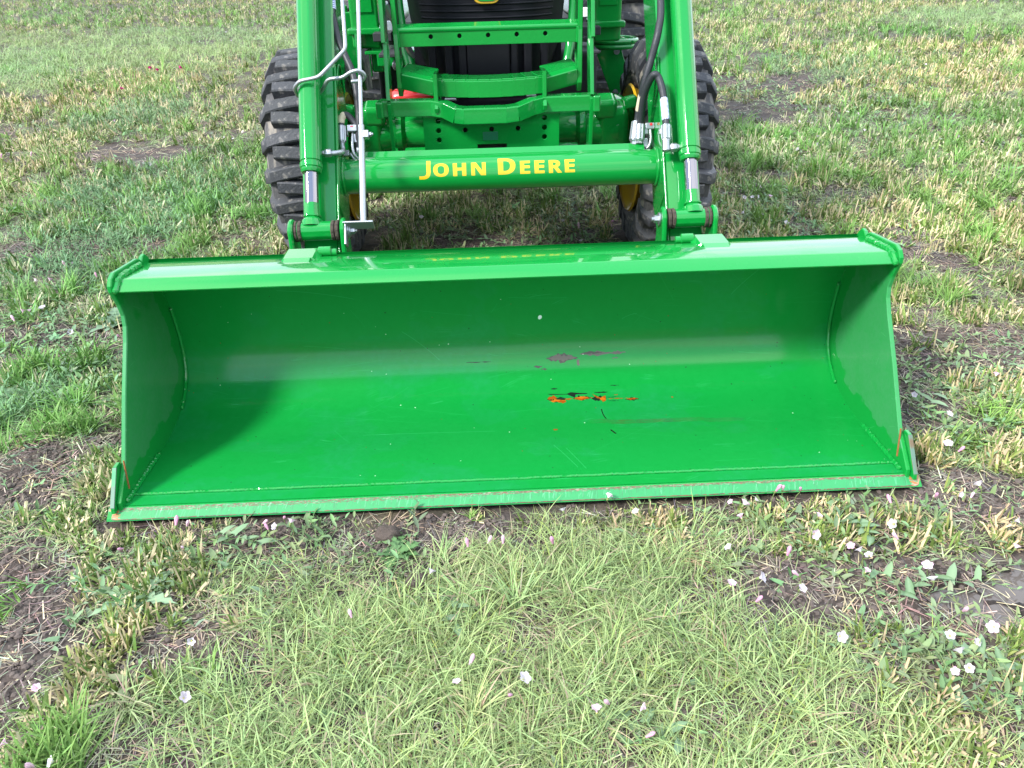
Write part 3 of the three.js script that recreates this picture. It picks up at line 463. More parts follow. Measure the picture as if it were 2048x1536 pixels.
{
  const h1 = part('hydraulic_hose', pipe([A(-0.499, 1.1, 0.06), A(-0.497, 0.72, 0.06), A(-0.490, 0.65, 0.06), A(-0.478, 0.59, 0.06), A(-0.459, 0.54, 0.06), A(-0.440, 0.49, 0.06), A(-0.429, 0.42, 0.065), A(-0.428, 0.34, 0.08), A(-0.44, 0.27, 0.11)], 0.0102, 80, 14), M.hose, loader);
  part('hose_label', turned(A(-0.4985, 0.80, 0.06), A(-0.495, 0.69, 0.06), [[0, 0.0108], [0.112, 0.0108]], 20), M.label, h1, true);
  const h2 = part('hydraulic_hose', pipe([A(-0.481, 0.325, 0.078), A(-0.4815, 0.345, 0.078), A(-0.477, 0.362, 0.078), A(-0.464, 0.366, 0.08), A(-0.447, 0.35, 0.085), A(-0.43, 0.32, 0.09), A(-0.425, 0.27, 0.11)], 0.0098, 60, 14), M.hose, loader);
  part('hose_label', pipe([A(-0.4816, 0.342, 0.0778), A(-0.4796, 0.354, 0.0778), A(-0.474, 0.3645, 0.078)], 0.0108, 20, 14), M.tan, h2);
  crimp('hose_fitting', A(-0.481, 0.33, 0.078), A(-0.481, 0.272, 0.08), 0.0135, h2);
  part('elbow', bent([A(-0.481, 0.28, 0.08), A(-0.474, 0.246, 0.06), A(-0.472, 0.236, 0.04), A(-0.49, 0.226, 0.022), A(-0.524, 0.226, 0.018)], 0.0075, 0.018), M.zinc, h2);
  part('elbow_nut', turned(A(-0.501, 0.226, 0.018), A(-0.524, 0.226, 0.018), [[0, 0], [0, 0.0115], [0.002, 0.0125], [0.018, 0.0125], [0.02, 0.011], [0.02, 0]], 6), M.zinc, h2);
  const b = part('valve_block', [box(0.030, 0.020, 0.024, -0.449, A(0, 0.325, 0.085).y, A(0, 0.325, 0.085).z, -0.4, 0, 0, 0.003), box(0.024, 0.028, 0.022, -0.435, A(0, 0.30, 0.10).y, A(0, 0.30, 0.10).z, -0.4, 0, 0, 0.003), box(0.02, 0.018, 0.02, -0.478, A(0, 0.325, 0.12).y, A(0, 0.325, 0.12).z, -0.4, 0, 0, 0.003), box(0.02, 0.018, 0.02, -0.475, A(0, 0.262, 0.12).y, A(0, 0.262, 0.12).z, -0.4, 0, 0, 0.003), rod(A(-0.44, 0.262, 0.10), A(-0.42, 0.262, 0.10), 0.011)], M.zinc, loader);
  part('steel_line', [bent([A(-0.449, 0.32, 0.09), A(-0.451, 0.275, 0.085), A(-0.448, 0.245, 0.09), A(-0.425, 0.23, 0.12), A(-0.36, 0.22, 0.13)], 0.0042, 0.014), bent([A(-0.46, 0.255, 0.11), A(-0.44, 0.225, 0.12), A(-0.36, 0.212, 0.14)], 0.0042, 0.014)], M.zinc, b);
  part('red_mark', box(0.008, 0.003, 0.001, -0.449, A(0, 0.327, 0.0715).y, A(0, 0.327, 0.0715).z, -0.4, 0, 0, 0.0004), M.red, b);

  const h3 = part('hydraulic_hose', pipe([A(0.503, 1.0, 0.03), A(0.497, 0.66, 0.0), A(0.485, 0.562, 0.0), A(0.466, 0.49, 0.03), A(0.449, 0.433, 0.06), A(0.442, 0.393, 0.10), A(0.437, 0.35, 0.135), A(0.432, 0.322, 0.14)], 0.0112, 80, 14), M.hose, loader);
  part('hose_label', pipe([A(0.4440, 0.405, 0.0895), A(0.4418, 0.39, 0.1025), A(0.4392, 0.37, 0.12)], 0.0120, 16, 14), M.tan, h3);
  crimp('hose_fitting', A(0.433, 0.338, 0.139), A(0.421, 0.268, 0.145), 0.0155, h3);
  const h4 = part('hydraulic_hose', pipe([A(0.440, 0.31, 0.13), A(0.442, 0.335, 0.125), A(0.444, 0.385, 0.07), A(0.453, 0.412, 0.025), A(0.464, 0.424, -0.002), A(0.477, 0.415, 0.0), A(0.486, 0.38, 0.0), A(0.490, 0.339, 0.0), A(0.492, 0.281, 0.0), A(0.491, 0.262, 0.0)], 0.0108, 90, 14), M.hose, loader);
  part('hose_label', pipe([A(0.4895, 0.348, 0.0), A(0.4908, 0.32, 0.0), A(0.4918, 0.288, 0.0)], 0.0116, 20, 16), M.label, h4, true);
  crimp('hose_fitting', A(0.4915, 0.268, 0.0), A(0.4895, 0.215, 0.0), 0.0145, h4);
  crimp('hose_fitting', A(0.441, 0.325, 0.128), A(0.436, 0.268, 0.136), 0.0155, h4);
  part('elbow', [rod(A(0.490, 0.232, 0.0), A(0.4885, 0.190, 0.004), 0.0125, 20, 0.004), rod(A(0.4885, 0.201, 0.004), A(0.528, 0.203, 0.004), 0.0095, 18), turned(A(0.502, 0.202, 0.004), A(0.526, 0.203, 0.004), [[0, 0], [0, 0.012], [0.002, 0.0135], [0.018, 0.0135], [0.02, 0.012], [0.02, 0]], 6)], M.zinc, h4);
  const b2 = part('valve_block', [box(0.030, 0.020, 0.022, 0.472, A(0, 0.322, 0.135).y, A(0, 0.322, 0.135).z, -0.4, 0, 0, 0.003), box(0.022, 0.024, 0.022, 0.456, A(0, 0.31, 0.14).y, A(0, 0.31, 0.14).z, -0.4, 0, 0, 0.003), box(0.018, 0.018, 0.018, 0.486, A(0, 0.262, 0.03).y, A(0, 0.262, 0.03).z, -0.4, 0, 0, 0.003), rod(A(0.425, 0.275, 0.15), A(0.46, 0.282, 0.15), 0.012, 6), box(0.02, 0.03, 0.02, 0.456, A(0, 0.275, 0.15).y, A(0, 0.275, 0.15).z, -0.4, 0, 0, 0.003)], M.zinc, loader);
  part('steel_line', [bent([A(0.473, 0.315, 0.132), A(0.476, 0.282, 0.138), A(0.468, 0.258, 0.145), A(0.446, 0.253, 0.16), A(0.40, 0.25, 0.19)], 0.0045, 0.015), bent([A(0.485, 0.305, 0.19), A(0.476, 0.275, 0.2), A(0.42, 0.262, 0.21)], 0.004, 0.015), bent([A(0.487, 0.292, 0.19), A(0.478, 0.262, 0.2), A(0.42, 0.25, 0.21)], 0.004, 0.015)], M.zinc, b2);
  part('red_mark', rod(A(0.475, 0.324, 0.1235), A(0.475, 0.324, 0.1222), 0.0045, 14, 0.0003), M.red, b2);
}

// ---------------------------------------------------------------- bucket
const bucket = thing('loader_bucket', 'wide green steel loader bucket with scraped cutting edge lying open to the front', 'bucket');
{
  const HALF = 0.919, TH = 0.007;
  // inner profile (z, y) from the cutting edge back along the floor, round the heel and up to the lip
  const knots = [[-0.03, 0.044], [-0.12, 0.041], [-0.22, 0.037], [-0.29, 0.034], [-0.33, 0.0345], [-0.38, 0.040], [-0.43, 0.053], [-0.475, 0.078], [-0.508, 0.108], [-0.527, 0.140], [-0.538, 0.178], [-0.541, 0.22], [-0.537, 0.28], [-0.525, 0.35], [-0.503, 0.43], [-0.484, 0.473]];
  const curve = new THREE.CatmullRomCurve3(knots.map(([z, y]) => V(0, y, z)), false, 'centripetal'), NP = 120, NX = 64;
  const prof = curve.getSpacedPoints(NP), length = curve.getLength();
  const sAt = (z, y) => { let b = 1e9, k = 0; prof.forEach((p, i) => { const d = (p.z - z) ** 2 + (p.y - y) ** 2; if (d < b) { b = d; k = i; } }); return k / NP; };
  // sheet steel is never quite flat: long shallow waves
  const wave = (x, s) => (fbm(x * 1.6 + 4, s * 3.0, 610, 2) - 0.5) * 0.0035 * Math.min(1, (HALF - Math.abs(x)) * 6) * Math.sin(Math.PI * clamp(s, 0, 1));
  const surf = (off, flip) => {
    const pos = [], uv = [], idx = [];
    for (let j = 0; j <= NP; j++) { const p = prof[j], a = prof[Math.max(0, j - 1)], b = prof[Math.min(NP, j + 1)], ty = b.y - a.y, tz = b.z - a.z, l = Math.hypot(ty, tz), ny = -tz / l, nz = ty / l; for (let i = 0; i <= NX; i++) { const x = -HALF + 2 * HALF * i / NX, w = wave(x, j / NP) - off; pos.push(x, p.y + ny * w, p.z + nz * w); uv.push(i / NX, j / NP); } }
    for (let j = 0; j < NP; j++) for (let i = 0; i < NX; i++) { const a = j * (NX + 1) + i, b = a + 1, c = a + NX + 1, d = c + 1; flip ? idx.push(a, c, b, b, c, d) : idx.push(a, b, c, b, d, c); }
    const g = new THREE.BufferGeometry(); g.setAttribute('position', new THREE.Float32BufferAttribute(pos, 3)); g.setAttribute('uv', new THREE.Float32BufferAttribute(uv, 2)); g.setIndex(idx); g.computeVertexNormals(); return g;
  };
  const green = '#13924a'.slice(0, 0) || `rgb(${[0.004, 0.222, 0.032].map(v => Math.round(255 * (v <= 0.0031308 ? v * 12.92 : 1.055 * Math.pow(v, 1 / 2.4) - 0.055))).join(',')})`;
  const W = 2048, H = 1024, X = x => (x + HALF) / (2 * HALF) * W, Y = (z, y) => (1 - sAt(z, y)) * H;
  const marks = (c, dirt) => {   // the same marks go into the colour and the roughness
    const blob = (cx, cy, w, h, n, col) => { c.fillStyle = col; for (let k = 0; k < n; k++) { c.beginPath(); const x = cx + rr(-w, w), y = cy + rr(-h, h) * (1 - Math.abs(x - cx) / w * 0.5), s = rr(1.2, 5.5); c.moveTo(x - s * rr(1, 2.6), y); for (let q = 1; q < 8; q++) { const a = Math.PI - q * Math.PI * 2 / 8; c.lineTo(x + Math.cos(a) * s * rr(0.8, 2.6), y + Math.sin(a) * s * rr(0.4, 1.2)); } c.fill(); } };
    // scrapes: bare rust, dark primer and grey steel where stones have taken the paint off; u, v in millimetres-like steps from the middle of each scrape
    const scrape = (x, z, y, kx, ky, list) => { const ox = X(x), oy = Y(z, y); for (const [col, dull, pts] of list) { c.fillStyle = dirt ? dull : col; c.beginPath(); pts.forEach(([u, v], i) => { const px = ox + (u + rr(-3, 3)) * kx, py = oy + (v + rr(-2, 2)) * ky; i ? c.lineTo(px, py) : c.moveTo(px, py); }); c.closePath(); c.fill(); } };
    const rag = (u0, u1, v, t, n) => { const up = [], dn = []; for (let i = 0; i <= n; i++) { const u = u0 + (u1 - u0) * i / n, e = Math.sin(Math.PI * (i + 0.3) / (n + 0.6)); up.push([u, v - t * e * rr(0.3, 1.1)]); dn.unshift([u, v + t * e * rr(0.3, 1.1)]); } return [...up, ...dn]; };
    const grey = '#5a564c', dgrey = '#423f37', ink = '#16221b', rust = '#8f430c', hot = '#b05c12';
    scrape(0.225, -0.415, 0.048, 0.46, 0.66, [
      [ink, '#999', [[-302, -40], [-170, -36], [-140, -44], [-90, -38], [-30, -36], [-32, -30], [-110, -30], [-115, -8], [-165, -30], [-280, -32]]], [ink, '#999', rag(-275, -230, -68, 4, 5)], [ink, '#999', rag(20, 110, -36, 5, 6)], [ink, '#999', rag(95, 185, -4, 2, 6)], [ink, '#999', rag(100, 180, 20, 2, 6)], [ink, '#999', rag(130, 190, -75, 3, 5)],
      [ink, '#999', rag(-306, -172, -4, 22, 9)], [rust, '#d0d0d0', rag(-302, -236, -12, 18, 8)], [rust, '#d0d0d0', rag(-190, -120, -2, 5, 9)], [rust, '#d0d0d0', rag(-30, 10, -6, 5, 5)], [rust, '#d0d0d0', rag(90, 240, 6, 3, 14)], [hot, '#d0d0d0', rag(-292, -180, 6, 11, 12)], [rust, '#d0d0d0', rag(-235, -176, 14, 13, 8)],
      [ink, '#999', rag(-126, -12, -4, 19, 9)], [rust, '#d0d0d0', rag(-122, -18, -4, 15, 11)], [hot, '#d0d0d0', rag(-105, -30, -8, 8, 10)],
      [ink, '#999', rag(-4, 98, 0, 22, 9)], [rust, '#d0d0d0', [[2, -32], [30, -14], [60, -4], [92, -16], [90, 16], [66, 26], [58, 2], [30, 0]]], [hot, '#d0d0d0', rag(50, 90, 4, 14, 8)],
      [ink, '#999', rag(222, 316, 14, 12, 7)], [rust, '#d0d0d0', rag(226, 308, 12, 9, 10)], [rust, '#d0d0d0', rag(150, 178, -18, 5, 5)], [rust, '#d0d0d0', rag(534, 548, 10, 6, 4)], [rust, '#ccc', rag(-290, -262, 228, 10, 6)] ]);
    scrape(0.222, -0.524, 0.126, 0.52, 0.6, [
      [dgrey, '#c8c8c8', rag(-250, -60, 2, 30, 14)], [grey, '#d8d8d8', rag(-240, -70, 0, 24, 18)], [grey, '#d8d8d8', rag(-50, 160, -16, 15, 18)], [dgrey, '#c8c8c8', rag(-40, 90, -22, 8, 10)], [grey, '#d8d8d8', rag(130, 240, -18, 10, 10)], [dgrey, '#c8c8c8', rag(-330, -280, 45, 10, 6)], [dgrey, '#c8c8c8', rag(-290, -250, 60, 7, 5)], [grey, '#d0d0d0', [[-70, 15], [-50, 12], [-52, 48], [-66, 44]]], [grey, '#d0d0d0', rag(150, 190, 12, 7, 5)], [ink, '#aaa', rag(-740, -590, 6, 2.5, 8)] ]);
    c.strokeStyle = dirt ? '#bbb' : '#12200f'; c.lineCap = 'round'; c.lineWidth = 3; const yb = Y(-0.375, 0.039), ye = Y(-0.275, 0.035);
    c.beginPath(); c.moveTo(X(0.245), yb); c.quadraticCurveTo(X(0.245), yb + 30, X(0.252), yb + 48); c.stroke(); c.lineWidth = 5; c.beginPath(); c.moveTo(X(0.257), ye - 6); c.lineTo(X(0.266), ye + 14); c.stroke();
    // long pale scratches across the back
    for (const [x0, z0, y0, x1, z1, y1] of [[-0.30, -0.54, 0.22, -0.20, -0.525, 0.135], [0.32, -0.54, 0.23, 0.36, -0.54, 0.25], [0.62, -0.53, 0.30, 0.70, -0.515, 0.39], [-0.62, -0.52, 0.36, -0.42, -0.53, 0.33], [0.06, -0.53, 0.31, 0.12, -0.53, 0.32], [-0.40, -0.30, 0.034, -0.05, -0.29, 0.034], [0.15, -0.11, 0.041, 0.10, -0.21, 0.037], [0.17, -0.10, 0.041, 0.13, -0.20, 0.037]]) { c.strokeStyle = dirt ? '#e0e0e0' : 'rgba(96,190,136,0.32)'; c.lineWidth = 1.6; c.beginPath(); c.moveTo(X(x0), Y(z0, y0)); c.quadraticCurveTo(X((x0 + x1) / 2), Y((z0 + z1) / 2, (y0 + y1) / 2) - 8, X(x1), Y(z1, y1)); c.stroke(); }
    // dull rub marks: groups of fine parallel strokes
    for (let k = 0; k < 46; k++) { const x = rnd() * W, y = rnd() * H, a = rr(-0.5, 0.5), n = 4 + Math.floor(rnd() * 9); for (let q = 0; q < n; q++) { c.strokeStyle = dirt ? 'rgba(230,230,230,0.4)' : `rgba(84,176,126,${rr(0.05, 0.17)})`; c.lineWidth = rr(0.7, 1.8); const ox = rr(-14, 14), oy = rr(-9, 9), L = rr(8, 46); c.beginPath(); c.moveTo(x + ox, y + oy); c.lineTo(x + ox + Math.cos(a) * L, y + oy + Math.sin(a) * L); c.stroke(); } }
    // brown smear of dried soil along the floor bend
    for (let k = 0; k < 2600; k++) { const t = rnd(), x = 0.19 + t * 0.42, a = (t < 0.2 ? t / 0.2 : 1 - (t - 0.2) * 0.9) * 0.07; c.fillStyle = dirt ? `rgba(225,225,225,${a})` : `rgba(70,72,34,${a})`; c.fillRect(X(x), Y(-0.315 + 0.012 * (t - 0.5), 0.034) + rr(-11, 11), rr(4, 22), rr(1, 3)); }
    // long fine scratches and dull scuffs
    for (let k = 0; k < 190; k++) { const x = rnd() * W, y = rnd() * H, a = rr(-0.25, 0.25) + (rnd() < 0.2 ? rr(-1.2, 1.2) : 0), L = rr(10, 130) * (rnd() < 0.15 ? 3 : 1); c.strokeStyle = dirt ? `rgba(240,240,240,${rr(0.2, 0.6)})` : `rgba(70,190,120,${rr(0.06, 0.26)})`; c.lineWidth = rr(0.6, 1.6); c.beginPath(); c.moveTo(x, y); c.quadraticCurveTo(x + Math.cos(a) * L / 2, y + Math.sin(a) * L / 2 + rr(-5, 5), x + Math.cos(a) * L, y + Math.sin(a) * L); c.stroke(); }
    // specks: chips and grit
    for (let k = 0; k < 170; k++) { const v = rnd(); c.fillStyle = dirt ? '#ddd' : v < 0.2 ? 'rgba(215,225,205,0.85)' : v < 0.75 ? 'rgba(28,50,26,0.8)' : 'rgba(120,80,30,0.8)'; c.beginPath(); c.ellipse(rnd() * W, rnd() * H, rr(0.8, 2.6), rr(0.8, 2), rnd() * 3, 0, 7); c.fill(); }
    c.fillStyle = dirt ? '#ccc' : '#dfe6e0'; c.beginPath(); c.ellipse(X(0.088), Y(-0.535, 0.25), 6, 8, 0.3, 0, 7); c.fill();
  };
  const s0 = seed, map = canvasTexture(W, H, (c) => {   // paint under a thin, uneven film of dried rain dust with ragged tide lines
    const im = c.createImageData(W, H), g3 = green.match(/\d+/g).map(Number), d3 = [34, 128, 82];
    for (let j = 0; j < H; j++) for (let i = 0; i < W; i++) { const u = i / W, v = j / H, n = fbm(u * 7 + 3, v * 5, 641, 5), f = fbm(u * 150, v * 60, 661, 2), k = (0.16 * sstep(0.49, 0.53, n) + 0.12 * sstep(0.57, 0.60, n)) * (0.55 + 0.9 * f), o = (j * W + i) * 4; for (let q = 0; q < 3; q++) im.data[o + q] = g3[q] + (d3[q] - g3[q]) * k + (f - 0.5) * 3; im.data[o + 3] = 255; }
    c.putImageData(im, 0, 0); marks(c, false); }); seed = s0;
  const rough = canvasTexture(W, H, (c) => {
    const im = c.createImageData(W, H); for (let j = 0; j < H; j++) for (let i = 0; i < W; i++) { const n = fbm(i / W * 9, j / H * 5, 71, 4), q = 0.40 + 0.28 * sstep(0.35, 0.7, n) + 0.08 * hash(i, j, 3), o = (j * W + i) * 4; im.data[o] = im.data[o + 1] = im.data[o + 2] = q * 255; im.data[o + 3] = 255; } c.putImageData(im, 0, 0); marks(c, true);
  }, false);
  map.wrapS = map.wrapT = rough.wrapS = rough.wrapT = THREE.ClampToEdgeWrapping;
  const inner = new THREE.MeshPhysicalMaterial({ name: 'worn_bucket_paint', color: 0xffffff, map, roughness: 0.8, roughnessMap: rough, specularIntensity: 0.1, clearcoat: 0.8, clearcoatRoughness: 0.15 });
  const shell = part('shell', surf(0, false), inner, bucket, true);
  part('shell_back', [surf(TH, true)], M.paint, shell);

  // side plates
  const outline = [[-0.018, 0.030], [-0.022, 0.058], [-0.09, 0.118], [-0.185, 0.252], [-0.262, 0.352], [-0.283, 0.385], [-0.289, 0.41], [-0.283, 0.44], [-0.266, 0.480], [-0.267, 0.494], [-0.280, 0.508], [-0.300, 0.515], [-0.43, 0.500], [-0.443, 0.494], [-0.450, 0.486], [-0.460, 0.494], [-0.475, 0.496], [-0.490, 0.484], [-0.52, 0.43], [-0.548, 0.33], [-0.556, 0.22], [-0.55, 0.165], [-0.535, 0.125], [-0.505, 0.085], [-0.46, 0.052], [-0.40, 0.030], [-0.33, 0.020], [-0.15, 0.022]];
  // end plates carry a dull film of dried dust that stops at a ragged line short of the floor and heel
  const plateMap = canvasTexture(1024, 1024, (c, w, h) => {
    const im = c.createImageData(w, h), G = [0.004, 0.222, 0.032], D = [0.040, 0.228, 0.078], srgb = v => 255 * (v <= 0.0031308 ? v * 12.92 : 1.055 * Math.pow(v, 1 / 2.4) - 0.055);
    for (let j = 0; j < h; j++) for (let i = 0; i < w; i++) { const z = i / w * 0.6 - 0.6, y = (1 - j / h) * 0.6, n = fbm(z * 26, y * 26, 811, 4), f = fbm(z * 140, y * 140, 831, 3); let d = 1e9; for (let k = 0; k < prof.length; k += 4) d = Math.min(d, Math.hypot(prof[k].z - z, prof[k].y - y)); const k = sstep(0.050, 0.056, d + (n - 0.5) * 0.05) * (0.72 + 0.4 * (f - 0.5) + 0.3 * (n - 0.5)) * sstep(0.52, 0.40, y + (n - 0.5) * 0.3), o = (j * w + i) * 4; for (let q = 0; q < 3; q++) im.data[o + q] = srgb(G[q] + (D[q] - G[q]) * clamp(k, 0, 1)); im.data[o + 3] = 255; }
    c.putImageData(im, 0, 0);
    for (let k = 0; k < 60; k++) { c.strokeStyle = `rgba(120,190,140,${rr(0.1, 0.35)})`; c.lineWidth = rr(0.8, 2); const x = rnd() * w, y = rnd() * h; c.beginPath(); c.moveTo(x, y); c.lineTo(x + rr(-60, 60), y + rr(-40, 40)); c.stroke(); }
  });
  plateMap.repeat.set(1 / 0.6, 1 / 0.6);
  const plateMat = new THREE.MeshPhysicalMaterial({ name: 'dusty_plate_paint', color: 0xffffff, map: plateMap, roughness: 0.55, specularIntensity: 0.2, clearcoat: 0.5, clearcoatRoughness: 0.2 });
  const bead = (pts, r, n) => { const g = pipe(pts, r, n * 2, 8), p = g.attributes.position; for (let i = 0; i < p.count; i++) { const k = (hash(Math.floor(p.getX(i) * 260), Math.floor(p.getY(i) * 260 + p.getZ(i) * 260), 9) - 0.5) * r * 0.5; p.setY(i, p.getY(i) + k); } g.computeVertexNormals(); return g; };
  for (const s of [-1, 1]) {
    const pl = part('end_plate', plate(outline, s * 0.924 - 0.0055, s * 0.924 + 0.0055, 0.002), plateMat, bucket);
    const arc = []; for (let i = 0; i <= 14; i++) { const p = curve.getPointAt(0.47 + 0.34 * i / 14); arc.push(V(s * 0.9145, p.y + 0.004, p.z + 0.004)); }
    part('heel_weld', bead(arc, 0.005, 40), M.paint, pl);
    const fl = []; for (let i = 0; i <= 8; i++) { const p = curve.getPointAt(0.02 + 0.22 * i / 8); fl.push(V(s * 0.9155, p.y + 0.003, p.z)); }
    part('floor_weld', bead(fl, 0.0065, 30), M.paint, pl);
    part('lip_weld', [bead([V(s * 0.9135, 0.496, -0.295), V(s * 0.9135, 0.4975, -0.32), V(s * 0.9135, 0.486, -0.42)], 0.0085, 30), bead([V(s * 0.9135, 0.481, -0.270), V(s * 0.9135, 0.495, -0.290)], 0.007, 14)], M.paint, pl);
    // side cutter: hard plate at the lower front corner, worn bright along its nose
    const sc = part('side_cutter', plate([[-0.006, 0.040], [-0.008, 0.052], [-0.072, 0.126], [-0.090, 0.126], [-0.14, 0.04], [-0.10, 0.036]], s * 0.9345 - 0.0047, s * 0.9345 + 0.0047, 0.0012), M.paint, bucket);
    part('worn_nose', [box(0.0098, 0.094, 0.003, s * 0.9345, 0.0895, -0.0392, -0.713, 0, 0, 0.001)], new THREE.MeshStandardMaterial({ name: 'scraped_steel', color: 0xffffff, roughness: 0.6, metalness: 0.3, map: wornMap(s) }), sc);
  }
  function wornMap(s) { return canvasTexture(128, 256, (c, w, h) => { c.fillStyle = '#5d7767'; c.fillRect(0, 0, w, h); for (let k = 0; k < 300; k++) { const v = rnd(); c.fillStyle = v < 0.3 ? 'rgba(60,150,90,0.6)' : v < 0.75 ? 'rgba(120,70,44,0.55)' : 'rgba(170,178,172,0.7)'; c.fillRect(rnd() * w, rnd() * h, rr(2, 10), rr(2, 8)); } }); }
  part('corner_rust', [-1, 1].map(s => box(0.003, 0.072, 0.004, s * 0.9175, 0.098, -0.078, -0.2, 0, 0, 0.001)), new THREE.MeshStandardMaterial({ color: new THREE.Color().setRGB(0.28, 0.10, 0.03), roughness: 0.9, bumpMap: peel, bumpScale: 0.002 }), bucket);

  // cutting edge: flat plate with a bevelled, scraped nose
  const E = 0.953, ce = part('cutting_edge', plate([[-0.16, 0.026], [-0.16, 0.034], [-0.027, 0.043], [-0.0245, 0.0405], [-0.003, 0.0285], [0.001, 0.024], [-0.004, 0.0215]].reverse(), -E, E, 0.0012), M.paint, bucket);
  const strip = canvasTexture(2048, 64, (c, w, h) => {
    c.fillStyle = '#258548'; c.fillRect(0, 0, w, h);
    for (let k = 0; k < 4200; k++) { const x = rnd() * w, side = 1 - x / w, d = Math.pow(rnd(), 2.2 - side * 0.9), wob = 5 + 8 * fbm(x / 60, 0, 777, 3); const y = d * (wob + side * 12) ; const v = rnd(); c.fillStyle = v < 0.6 ? `rgba(112,62,40,${rr(0.3, 0.8)})` : v < 0.8 ? `rgba(150,140,122,${rr(0.3, 0.8)})` : `rgba(84,60,46,${rr(0.3, 0.8)})`; c.fillRect(x, y, rr(1, 9), rr(1, 3.5)); }
    for (let k = 0; k < 420; k++) { const x = rnd() * w; c.strokeStyle = `rgba(${rnd() < 0.5 ? '70,60,50' : '190,200,190'},${rr(0.15, 0.5)})`; c.lineWidth = 1; c.beginPath(); c.moveTo(x, rr(0, 30)); c.lineTo(x - rr(0, 6), rr(20, 64)); c.stroke(); }
    for (let k = 0; k < 900; k++) { const x = rnd() * w; c.fillStyle = rnd() < 0.6 ? 'rgba(110,58,34,0.75)' : 'rgba(60,46,38,0.7)'; c.fillRect(x, h - rr(0.5, 5), rr(2, 12), 5); }
    for (const [a, b] of [[0, 34], [w - 30, w]]) for (let k = 0; k < 120; k++) { c.fillStyle = rnd() < 0.7 ? 'rgba(196,92,40,0.6)' : 'rgba(150,140,130,0.6)'; c.fillRect(rr(a, b - 6), rr(0, h - 4), rr(2, 9), rr(2, 8)); }
  });
  strip.wrapS = strip.wrapT = THREE.ClampToEdgeWrapping;
  const a = [-0.0248, 0.0416], b = [0.0012, 0.0272], n = 120, pos = [], uv = [], idx = [];
  for (let i = 0; i <= n; i++) { const x = -E + 2 * E * i / n, jag = 0.0014 * (hash(i, 1, 5) - 0.5), cut = Math.max(0, Math.abs(x) - (E - 0.012)) * 0.6; pos.push(x, a[1] + 0.0004, a[0], x, b[1] + 0.0006 + jag * 0.4, b[0] + jag - cut); uv.push(i / n, 1, i / n, 0); if (i < n) { const k = i * 2; idx.push(k, k + 1, k + 2, k + 1, k + 3, k + 2); } }
  const bg = new THREE.BufferGeometry(); bg.setAttribute('position', new THREE.Float32BufferAttribute(pos, 3)); bg.setAttribute('uv', new THREE.Float32BufferAttribute(uv, 2)); bg.setIndex(idx); bg.computeVertexNormals();
  part('scraped_bevel', bg, new THREE.MeshPhysicalMaterial({ name: 'scraped_edge', color: 0xffffff, map: strip, roughness: 0.55, clearcoat: 0.25, clearcoatRoughness: 0.4 }), ce, true);
  part('edge_weld', bead([...Array(60)].map((_, i) => V(-0.908 + 1.816 * i / 59, 0.0445 + 0.001 * hash(i, 3, 3), -0.071 + 0.0015 * (hash(i, 8, 2) - 0.5))), 0.0032, 240), M.paint, ce);

  // folded top lip
  const lip = [[-0.482, 0.470], [-0.455, 0.4785], [-0.306, 0.4975], [-0.298, 0.4965], [-0.294, 0.4940], [-0.270, 0.4790], [-0.271, 0.4760], [-0.276, 0.4760], [-0.300, 0.4870], [-0.310, 0.4890], [-0.455, 0.4700]];
  const tl = part('top_lip', toCreasedNormals(clean(plate(lip, -0.9182, 0.9182, 0)), 0.45), M.paint, bucket);
  for (const s of [-1, 1]) {
    // hooks of the carrier reaching over the top of the bucket
    const hk = part('mount_hook', [face([[s * 0.525 - 0.050, 0.474], [s * 0.525 - 0.036, 0.487], [s * 0.525 + 0.036, 0.487], [s * 0.525 + 0.050, 0.474]], -0.50, -0.425, 0.004), box(0.066, 0.006, 0.03, s * 0.525, 0.4835, -0.413, 0.15, 0, 0, 0.002)], M.paint, bucket);
    part('hook_tube', [rod(V(s * 0.485, 0.480, -0.49), V(s * 0.452, 0.480, -0.49), 0.0125), rod(V(s * 0.455, 0.477, -0.49), V(s * 0.438, 0.477, -0.49), 0.009)], M.paint, hk);
  }
}

